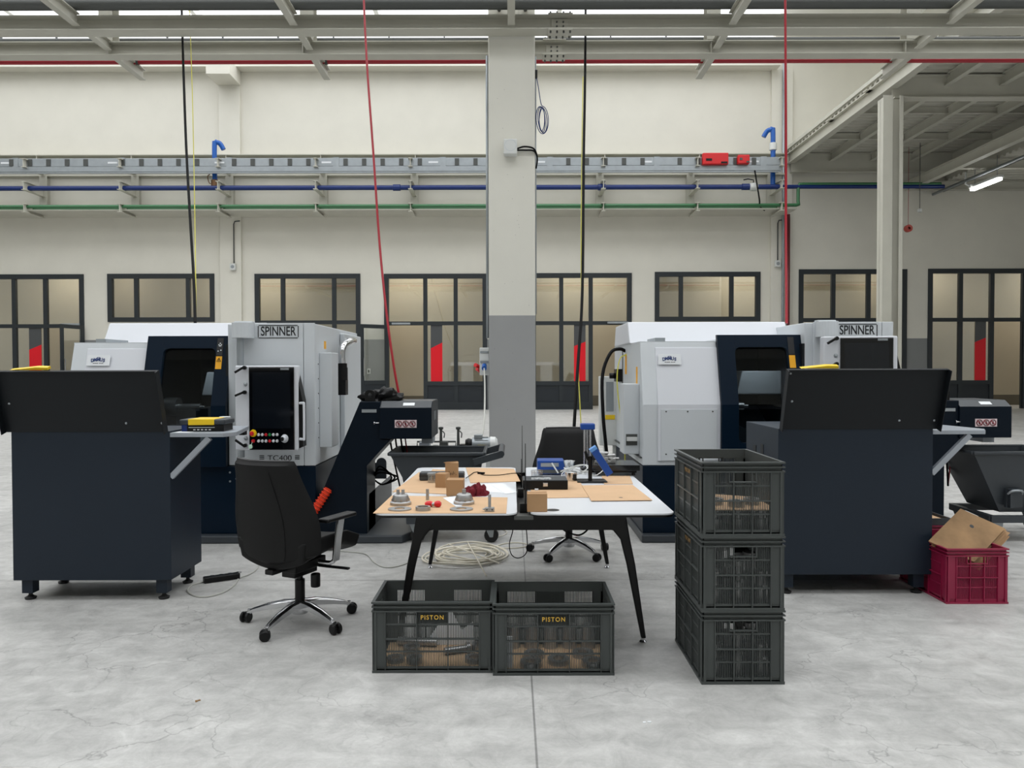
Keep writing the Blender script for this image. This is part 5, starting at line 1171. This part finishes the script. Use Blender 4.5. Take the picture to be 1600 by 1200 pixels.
x, y = tp(668, 781, S1); tag(MB().cyl((x, y, S1), (x, y, S1+.062), .009, 14).build('steel_pin', 'steel'), 'upright steel pin behind the red handled tool', 'pin')
x, y = tp(765, 799, S1); c = thing('boring_tool', 'steel cutter head with an upright shank at the right of the front cardboard', 'tool', (x, y, S1))
b = MB(); b.box(-.025, .025, -.014, .014, 0, .022); b.prism([(-.04, .012), (-.02, .005), (-.02, .02)], 'y', -.01, .01); b.build('head', 'steel', c, bev=.003); MB().cyl((0, 0, .022), (0, 0, .088), .008, 14).build('shank', 'steel', c)
b = MB(); b.cyl((-.014, -.015, .011), (-.014, -.013, .011), .004, 8); b.cyl((.014, -.015, .011), (.014, -.013, .011), .004, 8); b.build('screw_hole', 'ink', c)
x, y = tp(676, 792, S1); c = thing('red_handled_tool', 'clamp tool with two red knobs between the machined hubs', 'tool', (x, y, S1))
MB().lathe([(0, 0), (.01, 0), (.017, .012), (.017, .03), (.012, .042), (0, .042)], (-.042, 0, .0125), 14, (1, .1, .1)).build('knob', 'red_box', c); MB().lathe([(0, 0), (.012, 0), (.018, .012), (.018, .025), (.01, .035), (0, .035)], (.012, -.005, .017), 14, (1, -.15, 0)).build('knob', 'red_box', c)
b = MB(); b.cyl((-.01, 0, .014), (.02, -.004, .016), .01, 12); b.build('spindle', 'steel', c)
# boxes
def box(px, py, w, d, h, rz, label, m_='card_box', z=TT+.003):
    x, y = tp(px, py, z); c = thing('cardboard_box', label, 'box', (x, y, z), rz)
    MB().box(-w/2, w/2, 0, d, 0, h).build('carton', m_, c, bev=.0015); MB().box(-w/2+.002, w/2-.002, d/2-.001, d/2+.001, h-.0005, h+.0008).build('flap_seam', 'card_old', c); return c
box(710.5, 775, .10, .09, .095, math.radians(-2), 'small closed cardboard box in front of the tall open one')
box(688, 762, .07, .075, .088, math.radians(-18), 'small cardboard box at the left of the open one')
c = box(706, 757, .085, .06, .14, math.radians(3), 'tall open cardboard box with a raised flap behind the two small boxes')
MB().prism([(-.055, .143), (-.04, .138), (.04, .148), (.04, .152), (-.03, .148)], 'y', -.002, .0).build('raised_flap', 'card_box', c)
b = MB()
for k in range(6): b.bar((-.02+.009*k, -.0016, .07-.008*(k % 2)), (-.016+.009*k, -.0016, .086-.01*(k % 3)), .0016, .0025)
b.build('ink_mark', 'ink', c)
box(839.5, 800, .105, .09, .095, 0, 'small cardboard box by the table gap on the right half', z=TT)
x, y = tp(839, 766.5, .75+.095); tag(MB().box(x-.012, x+.008, y+.0, y+.015, TT+.0955, TT+.1025).build('paper_scrap', 'paper'), 'tiny white paper scrap on the box by the table gap', 'paper')
x, y = tp(690, 752); c = thing('grey_case', 'dark grey case lying behind the small cardboard boxes', 'case', (x+.02, y, TT+.003)); MB().box(-.17, .13, 0, .09, 0, .055).build('shell', 'charcoal', c, bev=.008); MB().box(-.171, .131, -.001, .091, .03, .034).build('lid_line', 'black', c)
x, y = tp(674, 755); c = thing('glass_jar', 'small clear jar in front of the dark grey case', 'jar', (x, y+.02, TT+.003)); MB().lathe([(0, 0), (.027, 0), (.028, .05), (.026, .055), (.026, .05), (.025, .003), (0, .003)], n=20).build('jar', 'clear', c); MB().lathe([(0, .05), (.029, .05), (.029, .062), (0, .062)], n=20).build('lid', 'galv', c)
x, y = tp(728, 777); heap('maroon_cloth', 'maroon_cloth', (x+.02, y+.05, TT), .05, .04, .055, 'left heap of dark maroon cloth beside the front cardboard box', 'cloth', 5, 40, .45)
x, y = tp(748, 775); heap('maroon_cloth', 'maroon_cloth', (x+.0, y+.03, TT), .052, .04, .065, 'right bulge of dark maroon cloth by the white papers', 'cloth', 9, 40, .4)
# cable with plug
P = [tp(728, 749), tp(740, 740), tp(747, 739)]; b = MB(); b.tube([(p[0], p[1], TT+.008) for p in P], .003, 6)
P = [tp(749, 741), tp(757, 744), tp(780, 744), tp(805, 741), tp(815, 745)]; b.tube([(p[0], p[1], TT+.008) for p in P], .003, 6, 4)
x, y = tp(748, 741); b.bar((x-.005, y, TT+.01), (x+.04, y-.02, TT+.01), .022, .012); tag(b.build('cable_with_plug', 'cable_black'), 'black cable with a plug on the rear cardboard sheet', 'cable')
# right half
x, y = tp(852, 766); c = thing('instrument_case', 'closed black instrument case with a silver latch near the table gap', 'case', (x, y, TT+.003)); MB().box(-.14, .14, 0, .19, 0, .058).build('shell', 'black', c, bev=.004); MB().box(-.139, .139, .001, .189, .045, .0595).build('lid', mat('dark_slate_leather', (40, 46, 52), .5), c, bev=.003); MB().box(-.016, .016, -.006, .002, .02, .045).build('latch', 'chrome', c, bev=.003)
x, y = tp(838, 752, TT+.06); b = MB()
for k in range(6): b.bar((x-.03+.02*k, y+.06+.008*(k % 3), TT+.0672), (x-.01+.02*k, y+.06-.006*(k % 2), TT+.0672), .014, .01)
tag(b.build('paper_scrap', 'paper'), 'crumpled white paper scraps on the black instrument case', 'paper')
x, y = tp(840, 750, TT+.065); c = thing('round_tin', 'round clear tin on the black instrument case', 'tin', (x, y+.14, TT+.065)); MB().lathe([(0, 0), (.036, 0), (.037, .03), (.039, .032), (.039, .042), (0, .042)], n=24).build('tin', 'clear', c)
x, y = tp(862, 746); c = thing('measuring_device', 'blue box instrument with a grey panel behind the black case', 'instrument', (x, y+.1, TT), .0)
MB().box(-.095, .095, 0, .16, 0.01, .105).build('housing', 'blue_dev', c, bev=.006); MB().box(-.072, .055, -.003, 0, .062, .088).build('panel', 'galv', c); MB().box(-.09, .09, -.003, 0, .015, .04).build('lower_panel', 'galv_dark', c)
b = MB(); b.bar((.005, -.01, .09), (.05, -.03, .02), .008, .008); b.build('probe_lead', 'white_plastic', c)
x, y = tp(893, 752); c = thing('steel_can', 'shiny steel can with a dark label on the right table half', 'can', (x-.002, y+.03, TT+.003)); MB().lathe([(0, 0), (.042, 0), (.042, .055), (.039, .057), (0, .057)], n=28).build('can', 'chrome', c); MB().box(.012, .034, -.044, -.03, .01, .045).build('label', 'ink', c)
c2 = thing('glass_beaker', 'clear glass beaker standing behind the steel can', 'beaker', (x, y+.22, TT+.003)); MB().lathe([(0, 0), (.028, 0), (.03, .06), (.042, .105), (.044, .108), (.041, .105), (.028, .06), (.026, .003), (0, .003)], n=24).build('beaker', 'clear', c2)
b = MB(); pts = []
for k in range(64): t = k*.33; pts.append((x+.03+.085*math.cos(t)*(1+.15*math.sin(t*.7)), y+.11+.045*math.sin(t), TT+.055+.018*math.sin(t*1.7)+.02*math.cos(t*.31)))
b.tube(pts, .0035, 6, 2); b.tube([(x+.1, y+.11, TT+.06), (x+.16, y+.05, TT+.03), (x+.23, y+.12, TT+.06)], .0035, 6, 4); tag(b.build('cable_coil', 'white_plastic'), 'coil of thin white cable over the steel can', 'cable coil')
x, y = tp(928, 755); c = thing('height_gauge_stand', 'black stand with a tilted blue display and black plate foot', 'gauge', (x, y, TT+.003))
b = MB(); b.prism([(-.11, .0), (.09, -.0), (.085, .14), (-.10, .14)], 'z', 0, .008); b.build('foot_plate', 'black', c, bev=.003); b = MB(); b.cyl((-.02, .05, .008), (-.02, .05, .17), .013, 12); b.tube([(-.02, .05, .13), (-.04, .05, .16), (-.05, .06, .2)], .01, 8, 3); b.build('post', 'black', c)
T_ = Matrix.Translation((.025, .035, .145)) @ Matrix.Rotation(math.radians(35), 4, 'Y') @ Matrix.Rotation(math.radians(8), 4, 'X')
b = MB(); b.box(-.028, .028, -.03, .03, -.1, .1, T=T_) if False else b.box(-.024, .024, -.03, .035, -.105, .105, T=Matrix.Translation((.05, .03, .14)) @ Matrix.Rotation(math.radians(-33), 4, 'Y')); dd = b.build('display_housing', 'blue_dev', c, bev=.003)
b = MB(); b.box(-.0245, .0245, -.031, .036, .085, .106, T=Matrix.Translation((.05, .03, .14)) @ Matrix.Rotation(math.radians(-33), 4, 'Y')); b.build('display_end', mat('light_blue_cap', (96, 150, 214), .4), dd)
# column gauge behind
x, y = tp(918, 737); c = thing('column_gauge', 'tall gauge with twin silver rods and a blue cap', 'gauge', (x, y, TT)); b = MB(); b.box(-.05, .05, -.05, .05, 0, .03); b.build('base', 'black', c, bev=.004)
zc_ = W(918, 671, y)[1]-TT; b = MB(); b.cyl((-.022, 0, .03), (-.022, 0, zc_), .009, 12); b.cyl((.02, 0, .03), (.02, 0, zc_), .009, 12); b.cyl((0, .02, .03), (0, .02, zc_), .009, 12); b.build('rod', 'chrome', c)
MB().box(-.052, .052, -.04, .04, zc_, zc_+.045).build('cap', 'blue_dev', c, bev=.008)
x, y = tp(958, 745); c = thing('surface_plate', 'thick black stone plate at the back right of the table', 'plate', (x, y+.02, TT+.003)); 
b = MB(); b.box(-.14, .19, 0, .3, .035, .075); b.build('slab', mat('polished_black_granite', (26, 28, 30), .12), c, bev=.003); b = MB(); b.box(-.12, .17, .02, .28, .02, .035)
for sx_ in (-.1, .15):
    for sy_ in (.04, .26): b.cyl((sx_, sy_, 0), (sx_, sy_, .02), .014, 12)
b.build('feet', 'black', c)
gx, gy, gz = x-.03, y+.14, TT+.078
c = thing('machinist_vise', 'silver clamp parts piled on the black stone plate', 'clamp', (gx, gy, gz+.0005), .3)
b = MB(); b.box(-.08, .05, -.03, .03, 0, .02); b.box(-.06, .0, -.035, .035, .02, .045); b.cyl((-.09, 0, .052), (.07, .01, .052), .012, 12); b.box(.02, .06, -.03, .03, .0, .035); b.cyl((.05, 0, .03), (.09, -.02, .03), .01, 10); b.cyl((-.07, .0, .075), (.01, .0, .07), .012, 12); b.box(-.05, -.02, -.02, .02, .045, .075); b.build('body', 'steel', c, bev=.003)

# ================================================================ CABLES, HOSES AND FLOOR THINGS
def hang(pts, r, m_, name, label, cat, n=8, sm=6): return tag(MB().tube(pts, r, n, sm).build(name, m_), label, cat)
def wp(px, py, Y): x, z = W(px, py, Y); return (x, Y, z)
hang([wp(568.5, -60, 8.0), wp(568.5, 0, 7.9), wp(574, 110, 7.7), wp(583, 235, 7.5), wp(593, 380, 7.3), wp(604, 490, 7.1), wp(615, 570, 7.0), wp(624, 621, YM+.3), wp(625, 634, YM+.3)], .011, 'red_hose', 'air_hose', 'red air hose hanging down to the left chip conveyor', 'hose')
hang([wp(1227, -60, 8.6), wp(1227, 0, 8.6), wp(1228, 200, 8.6), wp(1228, 360, 8.6), wp(1229, 505, 8.3)], .014, 'red_hose', 'air_hose', 'red air hose hanging straight down to the right machine', 'hose')
hang([wp(282, -30, 11.2), wp(284, 18, 11.2), wp(287, 120, 10.6), wp(291, 230, 10), wp(297, 340, 9.3), wp(303, 440, 8.6), wp(305, 504, 8.2)], .017, 'cable_black', 'power_cable', 'thick black cable hanging to the left machine', 'cable')
hang([wp(293, -30, 11.25), wp(296, 18, 11.25), wp(300, 130, 10.6), wp(303, 260, 10), wp(305, 380, 9.3), wp(306.5, 504, 8.3)], .006, 'cable_yellow', 'earth_cable', 'thin yellow cable beside the thick black one at the left', 'cable')
hang([wp(915, -30, 11.2), wp(915, 18, 11.2), wp(914, 130, 10.6), wp(912, 250, 10), wp(911, 380, 9.4), wp(909, 480, 8.9), wp(903, 570, 8.4), wp(898, 650, 8.0), wp(896, 690, 7.9), wp(893, 740, 7.8)], .017, 'cable_black', 'power_cable', 'thick black cable hanging right of the concrete column', 'cable')
hang([wp(911, 120, 10.6), wp(909, 250, 10.05), wp(908, 380, 9.45), wp(908, 480, 9.0), wp(904, 570, 8.5), wp(906, 630, 8.1), wp(909, 690, 7.95), wp(909, 740, 7.85)], .006, 'cable_yellow', 'earth_cable', 'thin yellow cable beside the black one right of the concrete column', 'cable')
hang([(cx0-.07, CY+.03, sz-.1), wp(757.5, 600, 10.6), wp(757.5, 630, 9.7), wp(756.5, 655, 8.8), wp(754, 676, 8.0), wp(749, 688, 7.62)], .011, 'cable_grey', 'power_cable', 'thin grey cable from the socket box down to the silver pump', 'cable')
# power strip by the left cart
x0_, y0_ = F(318, 911); x1_, y1_ = F(374, 903); c = thing('power_strip', 'black power strip lying on the floor beside the left cart', 'power strip', ((x0_+x1_)/2, (y0_+y1_)/2, 0)); c.rotation_euler = (0, 0, math.atan2(y1_-y0_, x1_-x0_))
L_ = math.hypot(x1_-x0_, y1_-y0_)/2; MB().box(-L_, L_, -.03, .03, 0, .04).build('housing', 'black', c, bev=.006); b = MB()
for k in range(4): b.lathe([(.02, 0), (.02, .003), (.015, .003)], (-L_+.06+.06*k, 0, .04), 14)
b.build('socket', 'charcoal', c)
def fl(px, py, z=.006): x, y = F(px, py, z); return (x, y, z)
hang([fl(372, 905), fl(366, 914), fl(350, 925), fl(325, 932), fl(305, 931), fl(293, 923), fl(300, 914), fl(318, 909)], .006, 'cable_grey', 'cable', 'light grey cable looping around the power strip', 'cable', 6)
hang([fl(374, 903), fl(390, 897), fl(402, 888), fl(408, 872), fl(430, 862), fl(480, 858), fl(545, 862), fl(572, 866), fl(584, 878), fl(600, 886), fl(620, 885), fl(640, 878), fl(650, 870), fl(668, 872)], .005, 'cable_grey', 'cable', 'light grey cable running across the floor from the strip to the coil', 'cable', 6)
# beige cable coil
pts = []; cx_, cy_ = F(735, 872); random.seed(4)
for k in range(300):
    t = k*.21; w = .85+.2*math.sin(k*.05)+.12*math.sin(k*.43)
    rx, ry = .26*w, .30*w
    pts.append((cx_-.03+rx*math.cos(t)+.05*math.sin(k*.031), cy_+ry*math.sin(t)+.06*math.cos(k*.023), .006+.012*(1+math.sin(k*.37))+.02*(k/300)))
b = MB(); b.tube(pts, .0068, 6, 2)
for (a1, a2) in (((700, 850), (780, 880)), ((730, 846), (760, 900))):
    b.tube([fl(*a1, .04), fl((a1[0]+a2[0])/2, (a1[1]+a2[1])/2, .06), fl(*a2, .03)], .0055, 5, 4)
tag(b.build('cable_coil', 'cable_beige'), 'large tangled coil of beige cable on the floor under the table', 'cable coil')
hang([fl(758, 868), fl(770, 856), fl(790, 849), fl(812, 848), fl(826, 852), fl(808, 856), fl(780, 856)], .005, 'cable_beige', 'cable', 'loose end of beige cable right of the coil', 'cable', 6)
hang([fl(790, 820), fl(770, 826), fl(765, 834), fl(780, 838), fl(792, 832), fl(780, 825), fl(762, 825)], .004, 'cable_beige', 'cable', 'thin beige cable loop near the bin castor', 'cable', 6)
# black cable loop hanging below the table
yq = TY0+.5; hang([wp(802, 812, yq), wp(801, 830, yq), wp(796, 850, yq+.05), wp(799, 866, yq+.1), wp(809, 872, yq+.1), wp(821, 866, yq+.08), wp(824, 850, yq+.05), wp(821, 812, yq)], .003, 'cable_black', 'cable', 'thin black cable loop hanging below the table gap', 'cable', 6)
b = MB(); b.tube([wp(868, 806, 5.0), wp(874, 820, 5.0), wp(884, 830, 5.05), wp(905, 836, 5.1), wp(920, 825, 5.1), wp(925, 808, 5.1)], .006, 6, 5); tag(b.build('cable', 'cable_black'), 'black cable sagging under the right table half', 'cable')
# debris on the floor
x, y = F(309, 1096); b = MB(); b.bar((x-.012, y, .003), (x+.01, y+.008, .003), .003, .004); b.bar((x-.005, y-.012, .003), (x+.004, y+.012, .003), .003, .004); tag(b.build('metal_chip', 'card_old'), 'tiny curled metal chip on the floor at the lower left', 'chip')
x, y = F(1012, 1129); b = MB(); b.box(x-.02, x-.008, y-.006, y+.004, 0, .003); b.box(x, x+.016, y, y+.008, 0, .003); tag(b.build('paper_crumb', 'paper'), 'tiny white paper crumb on the floor right of the joint', 'crumb')
